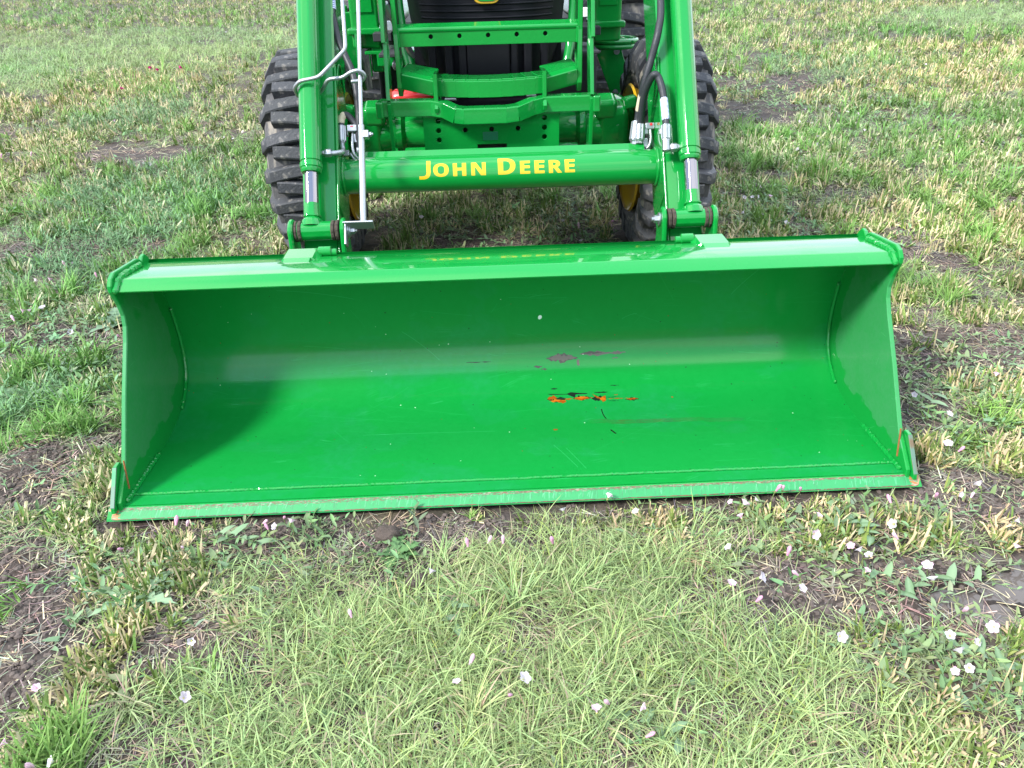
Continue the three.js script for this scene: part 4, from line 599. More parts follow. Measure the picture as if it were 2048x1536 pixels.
// ---------------------------------------------------------------- grass, weeds, litter
class Leaves {   // collects strips and leaves with a colour per vertex
  constructor() { this.p = []; this.c = []; this.n = []; this.i = []; }
  vert(p, n, c) { this.p.push(p.x, p.y, p.z); this.n.push(n.x, n.y, n.z); this.c.push(c[0], c[1], c[2]); return this.p.length / 3 - 1; }
  blade({ x = 0, z = 0, y = 0, az, len, w, lean, curl, col, tip = null, tipAt = 0.8, blunt = false, seg = 4, twist = 0 }) {
    const d = V(Math.cos(az), 0, Math.sin(az)), s0 = V(-Math.sin(az), 0, Math.cos(az)); let p = V(x, y, z), a = lean, prev = -1;
    const stops = []; for (let k = 0; k <= seg; k++) stops.push(k / seg);
    if (tip) { stops.splice(stops.findIndex(t => t > tipAt), 0, tipAt, tipAt + 0.001); }
    let last = 0;
    for (const t of stops) {
      const h = (t - last) * len; last = t; a = lean + curl * t;
      const tan = d.clone().multiplyScalar(Math.sin(a)).add(V(0, Math.cos(a), 0)); p = p.clone().addScaledVector(tan, h);
      const s = s0.clone().applyAxisAngle(tan, twist * t + 0.0001), nrm = s.clone().cross(tan).normalize(); if (nrm.y < 0) nrm.negate();
      const hw = 0.5 * w * (blunt ? (1 - 0.25 * t) : t < 0.25 ? 0.75 + t : Math.max(0.04, 1 - Math.pow((t - 0.25) / 0.75, 1.8))), c = tip && t > tipAt ? tip : col;
      const i0 = this.vert(p.clone().addScaledVector(s, -hw), nrm, c); this.vert(p.clone().addScaledVector(s, hw), nrm, c);
      if (prev >= 0) this.i.push(prev, prev + 1, i0, prev + 1, i0 + 1, i0); prev = i0;
    }
    return p;
  }
  // flat leaf: outline in (along, across) as half widths, bent down along its length and folded at the midrib
  leaf({ at, az, pitch, len, half, col, fold = 0.25, droop = 0.5, vein = null }) {
    const d = V(Math.cos(az), 0, Math.sin(az)), s = V(-Math.sin(az), 0, Math.cos(az)); let p = at.clone(), last = 0, prev = null;
    half.forEach(([t, h, back = 0], k) => {
      const a = pitch - droop * t, tan = d.clone().multiplyScalar(Math.cos(a)).add(V(0, Math.sin(a), 0)); p = p.clone().addScaledVector(tan, (t - last) * len); last = t;
      const up = s.clone().cross(tan).normalize(); if (up.y < 0) up.negate();
      const L = p.clone().addScaledVector(s, -h * len).addScaledVector(up, fold * h * len).addScaledVector(tan, -back * len), R = p.clone().addScaledVector(s, h * len).addScaledVector(up, fold * h * len).addScaledVector(tan, -back * len);
      const nl = up.clone().addScaledVector(s, fold), nr = up.clone().addScaledVector(s, -fold);
      const m = this.vert(p, up, vein ?? col), l = this.vert(L, nl.normalize(), col), r = this.vert(R, nr.normalize(), col);
      if (prev) this.i.push(prev[1], prev[0], l, prev[0], m, l, prev[0], prev[2], m, prev[2], r, m); prev = [m, l, r];
    });
  }
  stem(pts, r, col) { const q = pts.map(p => p.isVector3 ? p : V(...p)); for (let k = 0; k < q.length - 1; k++) { const a = q[k], b = q[k + 1], t = b.clone().sub(a).normalize(), s = Math.abs(t.y) < 0.9 ? V(0, 1, 0).cross(t).normalize() : V(1, 0, 0), u = t.clone().cross(s); const ring = [0, 1, 2].map(m => { const g = m * 2.0944, n = s.clone().multiplyScalar(Math.cos(g)).addScaledVector(u, Math.sin(g)); return [this.vert(a.clone().addScaledVector(n, r), n, col), this.vert(b.clone().addScaledVector(n, r), n, col)]; }); for (let m = 0; m < 3; m++) { const [e, f] = ring[m], [g, h] = ring[(m + 1) % 3]; this.i.push(e, g, f, g, h, f); } } }
  build() { const g = new THREE.BufferGeometry(); g.setAttribute('position', new THREE.Float32BufferAttribute(this.p, 3)); g.setAttribute('normal', new THREE.Float32BufferAttribute(this.n, 3)); g.setAttribute('color', new THREE.Float32BufferAttribute(this.c, 3)); g.setIndex(this.i); return g; }
}
const mix = (a, b, t) => [0, 1, 2].map(k => a[k] + (b[k] - a[k]) * t), vary = (c, v) => { const k = 1 + rr(-v, v); return c.map(q => q * k * (1 + rr(-v, v) * 0.3)); };
const COL = { lawn: [0.33, 0.45, 0.21], lawnDark: [0.12, 0.23, 0.08], mown: [0.115, 0.21, 0.05], mownYellow: [0.27, 0.355, 0.105], fresh: [0.185, 0.35, 0.085], tan: [0.50, 0.46, 0.30], straw: [0.34, 0.29, 0.21], grey: [0.18, 0.155, 0.13], leaf: [0.095, 0.18, 0.068], leafPale: [0.20, 0.30, 0.165], weed: [0.17, 0.29, 0.13] };
const leafy = new THREE.MeshPhysicalMaterial({ name: 'leaf_blades', vertexColors: true, roughness: 0.62, transmission: 0.2, thickness: 0, side: THREE.DoubleSide, specularIntensity: 0.6 });
const dryStuff = new THREE.MeshStandardMaterial({ name: 'dry_straw', vertexColors: true, roughness: 0.85, side: THREE.DoubleSide });

const TUFT = {
  fine: [...Array(10)].map(() => { const L = new Leaves(), dir = rnd() * 6.283; for (let k = 0; k < 17; k++) { const v = rnd(), a = rnd() < 0.5 ? dir + rr(-0.9, 0.9) : rnd() * 6.283; L.blade({ x: rr(-0.026, 0.026), z: rr(-0.026, 0.026), az: a, len: rr(0.03, 0.088), w: rr(0.0011, 0.0028), lean: rr(0.05, 0.8), curl: rr(0.3, 2.0), col: vary(v < 0.76 ? mix(COL.lawn, COL.lawnDark, rnd() * rnd()) : v < 0.87 ? COL.mownYellow : COL.straw, 0.22), seg: 4, twist: rr(-1.0, 1.0) }); } return L.build(); }),
  tussock: [...Array(6)].map(() => { const L = new Leaves(), dir = rnd() * 6.283; for (let k = 0; k < 34; k++) { const v = rnd(), a = rnd() < 0.45 ? dir + rr(-1, 1) : rnd() * 6.283; L.blade({ x: rr(-0.012, 0.012), z: rr(-0.012, 0.012), az: a, len: rr(0.055, 0.12), w: rr(0.0015, 0.0029), lean: rr(0.05, 0.6), curl: rr(0.7, 2.0), col: vary(v < 0.85 ? mix(COL.lawn, COL.lawnDark, rnd() * 0.6) : COL.straw, 0.2), seg: 5, twist: rr(-0.8, 0.8) }); } return L.build(); }),
  mown: [...Array(12)].map(() => { const L = new Leaves(), dir = rnd() * 6.283, dryTuft = rnd() < 0.2; for (let k = 0; k < 9; k++) { const v = rnd(), dry = rnd() < (dryTuft ? 0.6 : 0.10); L.blade({ x: rr(-0.012, 0.012), z: rr(-0.012, 0.012), az: dir + rr(-1.4, 1.4), len: rr(0.020, 0.050), w: rr(0.0030, 0.0066), lean: rr(0.1, 1.25), curl: rr(-0.2, 0.7), col: dry ? vary(COL.tan, 0.22) : vary(mix(COL.mown, COL.mownYellow, v * v), 0.22), tip: rnd() < 0.38 ? vary(COL.tan, 0.2) : null, tipAt: rr(0.6, 0.88), blunt: rnd() < 0.6, seg: 3, twist: rr(-0.9, 0.9) }); } return L.build(); }),
  dry: [...Array(8)].map(() => { const L = new Leaves(), dir = rnd() * 6.283; for (let k = 0; k < 9; k++) { const v = rnd(); L.blade({ x: rr(-0.012, 0.012), z: rr(-0.012, 0.012), az: dir + rr(-1.5, 1.5), len: rr(0.018, 0.046), w: rr(0.0028, 0.0062), lean: rr(0.1, 1.25), curl: rr(-0.2, 0.7), col: vary(v < 0.28 ? COL.tan : v < 0.7 ? COL.mownYellow : COL.mown, 0.22), tip: rnd() < 0.7 ? vary(COL.tan, 0.2) : null, tipAt: rr(0.4, 0.8), blunt: rnd() < 0.7, seg: 3, twist: rr(-0.9, 0.9) }); } return L.build(); }),
  fresh: [...Array(8)].map(() => { const L = new Leaves(), dir = rnd() * 6.283; for (let k = 0; k < 9; k++) L.blade({ x: rr(-0.012, 0.012), z: rr(-0.012, 0.012), az: dir + rr(-1.3, 1.3), len: rr(0.04, 0.10), w: rr(0.0028, 0.0058), lean: rr(0.15, 1.0), curl: rr(0.0, 1.1), col: vary(mix(COL.fresh, COL.mown, rnd() * 0.7), 0.2), tip: rnd() < 0.15 ? COL.tan : null, tipAt: 0.85, seg: 4, twist: rr(-0.7, 0.7) }); return L.build(); }),
  cover: [...Array(10)].map(() => { const L = new Leaves(), a0 = rnd() * 6.283; let p = V(0, 0.008, 0), a = a0; const pts = [p]; for (let k = 0; k < 5; k++) { a += rr(-0.6, 0.6); p = p.clone().add(V(Math.cos(a) * 0.016, rr(-0.004, 0.008), Math.sin(a) * 0.016)); p.y = clamp(p.y, 0.004, 0.032); pts.push(p); L.leaf({ at: p, az: a + (k % 2 ? 1 : -1) * rr(0.5, 1.5), pitch: rr(0.0, 1.2), len: rr(0.010, 0.026), half: rnd() < 0.5 ? [[0, 0.02], [0.06, 0.24, 0.16], [0.3, 0.22], [0.65, 0.17], [1, 0.01]] : [[0, 0.02], [0.2, 0.12], [0.5, 0.16], [0.8, 0.10], [1, 0.01]], col: vary(mix(COL.leaf, COL.leafPale, rnd()), 0.22), fold: rr(0.05, 0.6), droop: rr(-0.3, 1.1) }); } L.stem(pts, 0.0009, vary(COL.weed, 0.1)); return L.build(); }),
  ferny: [...Array(6)].map(() => { const L = new Leaves(); for (let s = 0; s < 3; s++) { const a = rnd() * 6.283, h = rr(0.03, 0.07), tilt = rr(0.2, 1.1), top = V(Math.cos(a) * Math.sin(tilt) * h, Math.cos(tilt) * h, Math.sin(a) * Math.sin(tilt) * h), pts = [V(0, 0, 0), top.clone().multiplyScalar(0.5).add(V(0, 0.004, 0)), top]; L.stem(pts, 0.0008, COL.weed); for (let k = 1; k < 8; k++) { const q = top.clone().multiplyScalar(k / 7); L.blade({ x: q.x, y: q.y, z: q.z, az: a + (k % 2 ? 1 : -1) * rr(0.5, 1.5), len: rr(0.014, 0.036), w: rr(0.0022, 0.0048), lean: rr(0.3, 1.3), curl: rr(-0.1, 0.8), col: vary(mix(COL.weed, COL.leafPale, rnd() * 0.6), 0.28), seg: 3 }); } } return L.build(); }),
  litter: [...Array(8)].map(() => { const L = new Leaves(); for (let k = 0; k < 9; k++) { const v = rnd(); L.blade({ x: rr(-0.025, 0.025), z: rr(-0.025, 0.025), y: rr(0.001, 0.005), az: rnd() * 6.283, len: rr(0.012, 0.06), w: rr(0.0007, 0.0026), lean: 1.5 + rr(-0.12, 0.06), curl: rr(-0.05, 0.16), col: vary(v < 0.5 ? COL.straw : v < 0.78 ? COL.grey : COL.tan, 0.28), seg: 2, blunt: rnd() < 0.5 }); } return L.build(); }),
  crumbs: [...Array(4)].map(() => { const G = []; for (let k = 0; k < 7; k++) { const r = rr(0.0015, 0.0062), g = new THREE.IcosahedronGeometry(r, 1), p = g.attributes.position; for (let i = 0; i < p.count; i++) { const q = 0.75 + 0.5 * hash(Math.round(p.getX(i) * 9000), Math.round(p.getY(i) * 9000 + p.getZ(i) * 7000), k); p.setXYZ(i, p.getX(i) * q, p.getY(i) * q * 0.8, p.getZ(i) * q); } g.translate(rr(-0.025, 0.025), r * 0.35, rr(-0.025, 0.025)); g.computeVertexNormals(); G.push(clean(g)); } return mergeGeometries(G); }),
};
const soilBits = new THREE.MeshStandardMaterial({ name: 'soil_crumbs', color: new THREE.Color().setRGB(0.10, 0.078, 0.065), roughness: 0.95 });
const spots = {}; for (const k in TUFT) spots[k] = TUFT[k].map(() => []);
const put = (kind, x, z, s, sy, tint, y = null) => spots[kind][Math.floor(rnd() * TUFT[kind].length)].push([x, y ?? gh(x, z) - 0.002, z, rnd() * 6.283, s, sy, tint]);
const FERN = [[-1.8, -2.75, 0.5, 0.6], [-1.85, -2.05, 0.3, 0.4], [-2.7, -4.9, 0.5, 0.6], [-1.62, -1.75, 0.25, 0.2], [-1.55, -0.55, 0.2, 0.15], [3.4, -6.3, 0.7, 0.8]];
const COVER = [[0.80, 0.14, 0.26, 0.14], [0.55, 0.13, 0.22, 0.10], [-0.62, 0.08, 0.24, 0.07], [-0.30, 0.12, 0.14, 0.08], [1.42, -0.50, 0.3, 0.25], [1.22, -2.1, 0.25, 0.5], [-1.55, -1.1, 0.3, 0.3], [0.2, -1.75, 0.5, 0.5], [1.15, -0.25, 0.12, 0.2], [2.5, -5.0, 0.8, 0.8], [-0.8, 0.2, 0.15, 0.1], [0.85, 0.5, 0.2, 0.12], [-1.35, -0.75, 0.2, 0.2]];
const CELL = 0.125;
function clumpAt(x, z) {   // nearest clump: distance in its own radii, and three numbers of its own
  const ix = Math.floor(x / CELL), iz = Math.floor(z / CELL); let best = 9, id = 0, gap = 0;
  for (let j = -1; j <= 1; j++) for (let i = -1; i <= 1; i++) { const a = ix + i, c = iz + j, dx = x - (a + 0.15 + 0.7 * hash(a, c, 41)) * CELL, dz = z - (c + 0.15 + 0.7 * hash(a, c, 42)) * CELL, r = Math.hypot(dx, dz * (0.8 + 0.4 * hash(a, c, 43))) / (CELL * (0.42 + 0.42 * hash(a, c, 44))); if (r < best) { best = r; id = [a, c]; } }
  return { r: best, h1: hash(id[0], id[1], 45), h2: hash(id[0], id[1], 46), h3: hash(id[0], id[1], 47), gap: hash(id[0], id[1], 48) < 0.2 ? 1 : 0 };
}
const blocked = (x, z) => (Math.abs(x) < 0.975 && z < 0.014 && z > -0.56) || (Math.abs(Math.abs(x + 0.022) - 0.685) < 0.165 && Math.abs(z + 1.8) < 0.30);
{
  const cx = -0.04, cz = 1.41;
  let z = 1.05;
  while (z > -24) {
    const dz0 = Math.max(0.5, cz - z), step = 0.0150 * Math.max(1, Math.pow(dz0 / 1.9, 0.85));
    const half = 0.95 + 0.80 * Math.max(0.2, dz0 - 0.6);
    for (let x0 = -half; x0 < half; x0 += step) {
      const x = x0 + rr(-0.5, 0.5) * step * 1.4, zz = z + rr(-0.5, 0.5) * step * 1.4; if (blocked(x, zz)) continue;
      const d = Math.hypot(x - cx, zz - cz), big = Math.min(1.75, Math.max(1, Math.pow(d / 2.2, 0.36)));
      const b = bare(x, zz), w = wet(x, zz), fl = fineLawn(x, zz), n1 = fbm(x * 1.7, zz * 1.7, 201, 3), n2 = fbm(x * 8.5, zz * 8.5, 231, 3), n3 = fbm(x * 0.55, zz * 0.55, 251, 3), n4 = fbm(x * 4.2, zz * 4.2, 271, 2);
      const tone = 0.82 + 0.4 * n1, warm = 1 + 0.35 * (n3 - 0.5), tint = [tone * warm, tone, tone * (1.1 - 0.2 * warm)];
      if (w > 0.35 && rnd() < 0.9) continue;
      const edge = zz > -0.6 && zz < 0.055 && Math.abs(x) < 0.99;   // little grows right under the edge of the bucket
      // litter lies almost everywhere
      if (d < 9 && rnd() < 0.17 + 0.06 * b) put('litter', x, zz, rr(0.7, 1.25) * big, 1, [rr(0.75, 1.15), rr(0.75, 1.1), rr(0.75, 1.05)]);
      if (d < 4.5 && rnd() < 0.16 + 0.3 * b) put('crumbs', x, zz, rr(0.5, 1.3) * Math.min(big, 1.4), 1, null);
      if (edge && rnd() < 0.15) continue;
      const es = edge ? 0.62 : 1, inFern = ell(FERN, x, zz, (n2 - 0.5) * 1.6), inCover = ell(COVER, x, zz, (n2 - 0.5) * 1.8);
      if (fl > 0.3 && d < 5 && rnd() < fl * 0.035 * sstep(0.35, 0.55, n2)) put('tussock', x, zz, rr(0.7, 1.1), rr(0.7, 1.05), tint.map(q => q * rr(0.95, 1.2)));
      if (fl > 0.02 && rnd() < fl * clamp(0.34 + 2.2 * (n2 - 0.45), 0.06, 0.85) * (1 - 0.75 * b)) { put('fine', x, zz, rr(0.8, 1.25) * big * es, rr(0.75, 1.15), tint); if (rnd() < 0.8) continue; }
      if (inFern > 0.2 && rnd() < inFern * 0.26) { put('ferny', x, zz, rr(0.7, 1.2) * Math.min(big, 1.5), rr(0.8, 1.2), tint); continue; }
      if (rnd() < inCover * 0.17 * (1 - w) + 0.03 * sstep(0.42, 0.66, n4)) { put('cover', x, zz, rr(0.75, 1.3) * Math.min(big, 1.5) * es, 1, tint.map(q => q * rr(0.85, 1.15))); if (rnd() < 0.5) continue; }
      // mown grass grows in clumps a hand wide, each of one age, with worn seams of soil between them
      const q = clumpAt(x, zz), cover = sstep(0.30, 0.48, n2 * 0.5 + n1 * 0.5 - b * 0.26 - fl * 0.30 - q.gap * 0.16), body = 1 - sstep(0.55, 1.05, q.r), p = cover * (0.10 + 0.80 * body) * (1 - 0.3 * inCover);
      if (rnd() < p) {
        const s = rr(0.8, 1.25) * big * es, tall = (0.68 + 0.5 * body) * (0.8 + 0.5 * q.h2), age = clamp(q.h1 * 0.75 + (n3 - 0.5) * 0.6 + (n4 - 0.5) * 0.5 + 0.12, 0, 1);
        const own = tint.map((t, k) => t * (0.85 + 0.3 * q.h3) * (k === 0 ? 1 + 0.06 * age : 1));
        if (age < 0.29) put('fresh', x, zz, s * rr(0.75, 1.05), tall * rr(0.7, 1), own); else if (age > 0.78 && rnd() < 0.6) put('dry', x, zz, s, tall * rr(0.7, 1.1), own); else put('mown', x, zz, s, tall * rr(0.75, 1.15), own);
      } else if (rnd() < 0.20 * (1 - b) * (1 - w)) put('fine', x, zz, rr(0.55, 0.95) * big * es, rr(0.5, 0.85), tint);
    }
    z -= step;
  }
}
function scatter(name, label, category, kinds, mat) {
  const g = new THREE.Group(); g.name = name; g.userData = { label, category, kind: 'stuff' }; scene.add(g);
  const q = new THREE.Quaternion(), m = new THREE.Matrix4(), e = new THREE.Euler(), c = new THREE.Color();
  for (const kind of kinds) TUFT[kind].forEach((geo, k) => {
    const list = spots[kind][k]; if (!list.length) return;
    const im = new THREE.InstancedMesh(geo, mat, list.length); im.name = `${name}_pieces`; im.userData.kind = 'stuff'; im.castShadow = im.receiveShadow = true;
    list.forEach(([x, y, z, a, s, sy, t], i) => { q.setFromEuler(e.set(rr(-0.12, 0.12), a, rr(-0.12, 0.12))); im.setMatrixAt(i, m.compose(V(x, y, z), q, V(s, s * sy, s))); if (t) im.setColorAt(i, c.setRGB(...t)); });
    g.add(im);
  });
}
scatter('lawn_grass', 'thin pale green lawn grass growing in front of the bucket and far behind', 'grass', ['fine', 'tussock'], leafy);
scatter('mown_grass', 'short mown grass in clumps with dry tan cut tips', 'grass', ['mown', 'fresh', 'dry'], leafy);
scatter('ground_cover', 'low bindweed leaves creeping over the soil', 'ground cover', ['cover'], leafy);
scatter('feathery_weeds', 'soft mats of finely cut blue green weed', 'weeds', ['ferny'], leafy);
scatter('straw_litter', 'bits of dry cut grass strewn on the soil', 'litter', ['litter'], dryStuff);
scatter('soil_crumbs', 'small crumbs of brown soil', 'soil', ['crumbs'], soilBits);
console.log(Object.entries(spots).map(([k, v]) => k + ' ' + v.reduce((a, b) => a + b.length, 0)).join(', '));

// ---------------------------------------------------------------- flowers
const WHITE_AT = [[0.540,0.042],[1.001,0.057],[1.063,0.041],[0.821,0.136],[0.441,0.199],[0.705,0.230],[0.718,0.238],[1.082,0.165],[0.470,0.283],[0.810,0.319],[0.539,0.325],[0.573,0.437],[0.773,0.451],[0.809,0.465],[0.769,0.498],[0.773,0.518],[-0.195,0.237],[-0.018,0.509],[-0.633,0.379],[-0.609,0.507],[-0.543,0.067],[-0.782,0.612],[0.204,0.017],[0.264,0.069],[0.098,0.063],[1.108,-0.370],[1.152,-0.269],[1.13,-2.32],[1.20,-2.24],[1.24,-2.23],[1.27,-2.25],[1.12,-1.96],[1.19,-1.95],[1.26,-1.82],[1.69,-3.42],[1.70,-3.33],[2.03,-3.45],[1.94,-3.22],[1.81,-3.16],[2.14,-3.84],[2.06,-3.87],[2.39,-3.59],[2.72,-3.28],[2.89,-3.38],[2.96,-3.23],[2.58,-3.09],[2.47,-4.35],[2.26,-4.27],[2.50,-4.12],[4.02,-12.34],[4.46,-13.47],[4.92,-12.31],[-1.80,-1.71],[-1.67,-1.20],[-1.481,-0.995],[-0.36,-2.10],[0.29,-1.98],[0.35,-1.75],[-1.89,-4.01],[-1.83,-4.03],[-1.74,-3.96],[-2.11,-3.36],[-2.08,-3.35],[-4.81,-15.15],[-4.62,-15.08],[-3.84,-11.25],[-3.89,-10.17],[-3.46,-10.17],[-6.41,-10.07],[-3.58,-11.11]];
const PINK_AT = [[0.507,0.057],[0.486,0.055],[0.656,0.114],[0.490,0.111],[0.624,0.168],[0.711,0.183],[1.038,0.223],[0.684,0.290],[0.818,0.279],[0.404,0.313],[0.863,0.438],[0.744,0.525],[-0.131,0.508],[0.104,0.582],[0.191,0.574],[-0.871,0.476],[-0.511,0.073],[-0.864,0.584],[1.080,-0.133],[1.31,-2.19],[1.35,-2.42],[3.96,-12.53],[-1.86,-1.51],[-1.79,-1.49],[-1.69,-1.15],[-1.73,-1.17],[0.43,-1.67],[0.25,-1.63],[-2.80,-4.64],[-1.95,-3.94],[-1.72,-4.15],[-2.46,-3.46],[-2.79,-3.86],[2.57,-4.08],[4.14,-6.24],[1.410,-0.479]];
const BUD_AT = [[0.940,0.069],[1.015,0.081],[0.834,0.087],[0.797,0.200],[0.551,0.223],[0.552,0.289],[0.442,0.352],[0.824,0.398],[0.591,0.025],[0.609,0.022],[0.649,0.027],[-0.075,0.155],[-0.116,0.147],[-0.041,0.152],[0.067,0.159],[-0.112,0.464],[-0.035,0.528],[0.130,0.553],[0.177,0.619],[-0.336,0.350],[-0.867,0.107],[-0.734,0.122],[-0.777,0.045],[-0.750,0.048],[-0.532,0.044],[-0.581,0.049],[-0.555,0.088],[-0.809,0.617],[1.092,-0.109],[-1.79,-1.64],[-1.60,-1.49],[-1.72,-1.10],[-1.300,-0.960],[0.51,-1.92],[0.51,-2.01],[0.36,-1.93],[-2.32,-3.15],[-2.92,-3.63],[-3.09,-3.60],[-2.79,-6.05]];
const MAGENTA_AT = [[-3.36,-7.10],[-3.48,-7.23],[-3.20,-7.28],[-3.26,-5.93]];
const petalMat = new THREE.MeshPhysicalMaterial({ name: 'petals', vertexColors: true, roughness: 0.6, transmission: 0.25, thickness: 0, side: THREE.DoubleSide });
const stemMat = new THREE.MeshStandardMaterial({ name: 'stems', color: new THREE.Color().setRGB(0.15, 0.2, 0.06), roughness: 0.7 });
const throatMat = new THREE.MeshStandardMaterial({ name: 'throat', color: new THREE.Color().setRGB(0.62, 0.58, 0.16), roughness: 0.7 });
function trumpet(R, H, tint, stripe, open) {   // five-pointed funnel, along +y
  const nr = 8, na = 40, p = [], c = [], idx = [];
  for (let j = 0; j <= nr; j++) for (let i = 0; i <= na; i++) {
    const t = j / nr, a = i / na * Math.PI * 2, lobe = 0.5 + 0.5 * Math.cos(5 * a), r = R * (0.07 + 0.93 * Math.pow(t, open)) * (1 - 0.26 * (1 - Math.pow(lobe, 0.6)) * t * t);
    p.push(Math.cos(a) * r, H * Math.pow(t, 0.75) - 0.12 * R * t * t * t * t, Math.sin(a) * r); const k = Math.pow(lobe, 5) * (0.35 + 0.65 * t); c.push(...mix(tint, stripe, k));
  }
  for (let j = 0; j < nr; j++) for (let i = 0; i < na; i++) { const a = j * (na + 1) + i, b = a + 1, d = a + na + 1, e = d + 1; idx.push(a, d, b, b, d, e); }
  const g = new THREE.BufferGeometry(); g.setAttribute('position', new THREE.Float32BufferAttribute(p, 3)); g.setAttribute('color', new THREE.Float32BufferAttribute(c, 3)); g.setIndex(idx); g.computeVertexNormals(); return g;
}
function furled(tint, stripe) {   // twisted closed bud, along +y
  const g = new THREE.LatheGeometry([[0.0012, 0], [0.0024, 0.003], [0.0028, 0.009], [0.0042, 0.016], [0.0048, 0.021], [0.0036, 0.026], [0.0006, 0.029]].map(q => new THREE.Vector2(...q)), 16), p = g.attributes.position, c = [];
  for (let i = 0; i < p.count; i++) { const y = p.getY(i), a = Math.atan2(p.getZ(i), p.getX(i)), k = 0.5 + 0.5 * Math.cos(5 * a + y * 260), q = 1 + 0.22 * (k - 0.5); p.setX(i, p.getX(i) * q); p.setZ(i, p.getZ(i) * q); c.push(...mix(tint, stripe, k)); }
  g.deleteAttribute('uv'); g.setAttribute('color', new THREE.Float32BufferAttribute(c, 3)); g.computeVertexNormals(); return g;
}
const PET = {
  white: [trumpet(0.0125, 0.011, [0.64, 0.61, 0.64], [0.60, 0.53, 0.59], 1.0), trumpet(0.011, 0.017, [0.62, 0.57, 0.61], [0.58, 0.44, 0.53], 1.7), trumpet(0.013, 0.016, [0.63, 0.59, 0.62], [0.60, 0.47, 0.55], 1.5)],
  pink: [trumpet(0.0125, 0.015, [0.76, 0.62, 0.70], [0.66, 0.36, 0.52], 1.4), trumpet(0.0105, 0.018, [0.74, 0.55, 0.65], [0.62, 0.28, 0.46], 1.9)],
  bud: [furled([0.74, 0.50, 0.60], [0.58, 0.16, 0.34]), furled([0.76, 0.62, 0.66], [0.66, 0.30, 0.44])],
  magenta: [trumpet(0.026, 0.030, [0.46, 0.004, 0.15], [0.36, 0.002, 0.12], 1.3)],
};
const cup = clean(new THREE.LatheGeometry([[0.0004, -0.004], [0.0026, -0.002], [0.0032, 0.001], [0.0026, 0.005]].map(q => new THREE.Vector2(...q)), 10)), eye = clean(new THREE.SphereGeometry(0.0026, 10, 6));
function where(x, z) {
  if (Math.abs(x) < 0.86 && z < -1 && z > -2.6) return ['in the shade between the front wheels', 'under the tractor'];
  if (z > -0.06 && z < 0.10 && x < 0.9) return ['tucked in front of the cutting edge of the bucket', 'along the cutting edge'];
  if (z > -0.06 && x > 0.55) return ['beside the muddy puddle', 'round the puddle'];
  if (z > -0.06) return ['in the thin lawn grass before the bucket', 'in the lawn grass'];
  if (z < -5) return ['far off in the grass behind the tractor', 'far behind the tractor'];
  return x > 0 ? ['in the mown grass on the side of the looped hoses', 'in the mown grass'] : ['in the mown grass on the side of the silver levelling rod', 'in the mown grass'];
}
const KIND = { white: ['white', 'open white bindweed flower'], pink: ['pink', 'pink bindweed flower'], bud: ['bud', 'furled pink bindweed bud'], magenta: ['magenta', 'deep magenta poppy flower'] };
function flower(kind, [x, z], k) {
  const [place, g] = where(x, z), h0 = 0, h = kind === 'magenta' ? 0.075 : kind === 'bud' ? rr(0.028, 0.045) : rr(0.03, 0.045), y0 = gh(x, z), lean = kind === 'bud' ? rr(0.2, 1.1) : rr(0.15, 1.25), az = rnd() * 6.283;
  const f = thing(kind === 'magenta' ? 'poppy_flower' : kind === 'bud' ? 'bindweed_bud' : 'bindweed_flower', kind === 'magenta' ? 'deep magenta flower standing in the feathery weeds far behind the bucket' : `${KIND[kind][1]} ${place}`, 'flower', kind === 'magenta' ? 'magenta flowers behind the bucket' : `${KIND[kind][0]} bindweed ${g}${x > 0 && g === 'in the mown grass' ? ' by the hoses' : ''}`, [x, y0, z]);
  const far = Math.hypot(x, z - 1.4), s = (kind === 'magenta' ? 0.75 : rr(0.66, 0.98)) * (far > 3 ? 1.12 : 1), head = V(Math.cos(az) * Math.sin(lean), Math.cos(lean), Math.sin(az) * Math.sin(lean));
  const L = (kind === 'bud' ? 0.02 : 0.01) * s, top = V(0, h, 0), q = new THREE.Quaternion().setFromUnitVectors(V(0, 1, 0), head);
  const add = (name, geo, mat) => { const m = new THREE.Mesh(geo, mat); m.name = name; m.position.copy(top); m.quaternion.copy(q); m.scale.setScalar(s); m.castShadow = m.receiveShadow = true; f.add(m); return m; };
  const c = add('petals', PET[kind][k % PET[kind].length], petalMat);
  if (far < 4) { const e = new THREE.Mesh(cup, stemMat); e.name = 'calyx'; c.add(e); if (kind !== 'bud') { const t = new THREE.Mesh(eye, throatMat); t.name = 'throat'; t.position.y = 0.0032; c.add(t); } }
  const foot = V(rr(-0.012, 0.012), -0.006, rr(-0.012, 0.012)), st = new THREE.Mesh(new THREE.TubeGeometry(new THREE.CatmullRomCurve3([foot, foot.clone().lerp(top, 0.5).add(V(rr(-0.006, 0.006), 0.003, rr(-0.006, 0.006))), top.clone().addScaledVector(head, -0.003), top]), 8, 0.0009, 5), stemMat); st.name = 'stem'; st.castShadow = true; f.add(st);
}
WHITE_AT.forEach((p, k) => flower('white', p, k)); PINK_AT.forEach((p, k) => flower('pink', p, k)); BUD_AT.forEach((p, k) => flower('bud', p, k)); MAGENTA_AT.forEach((p, k) => flower('magenta', p, k));

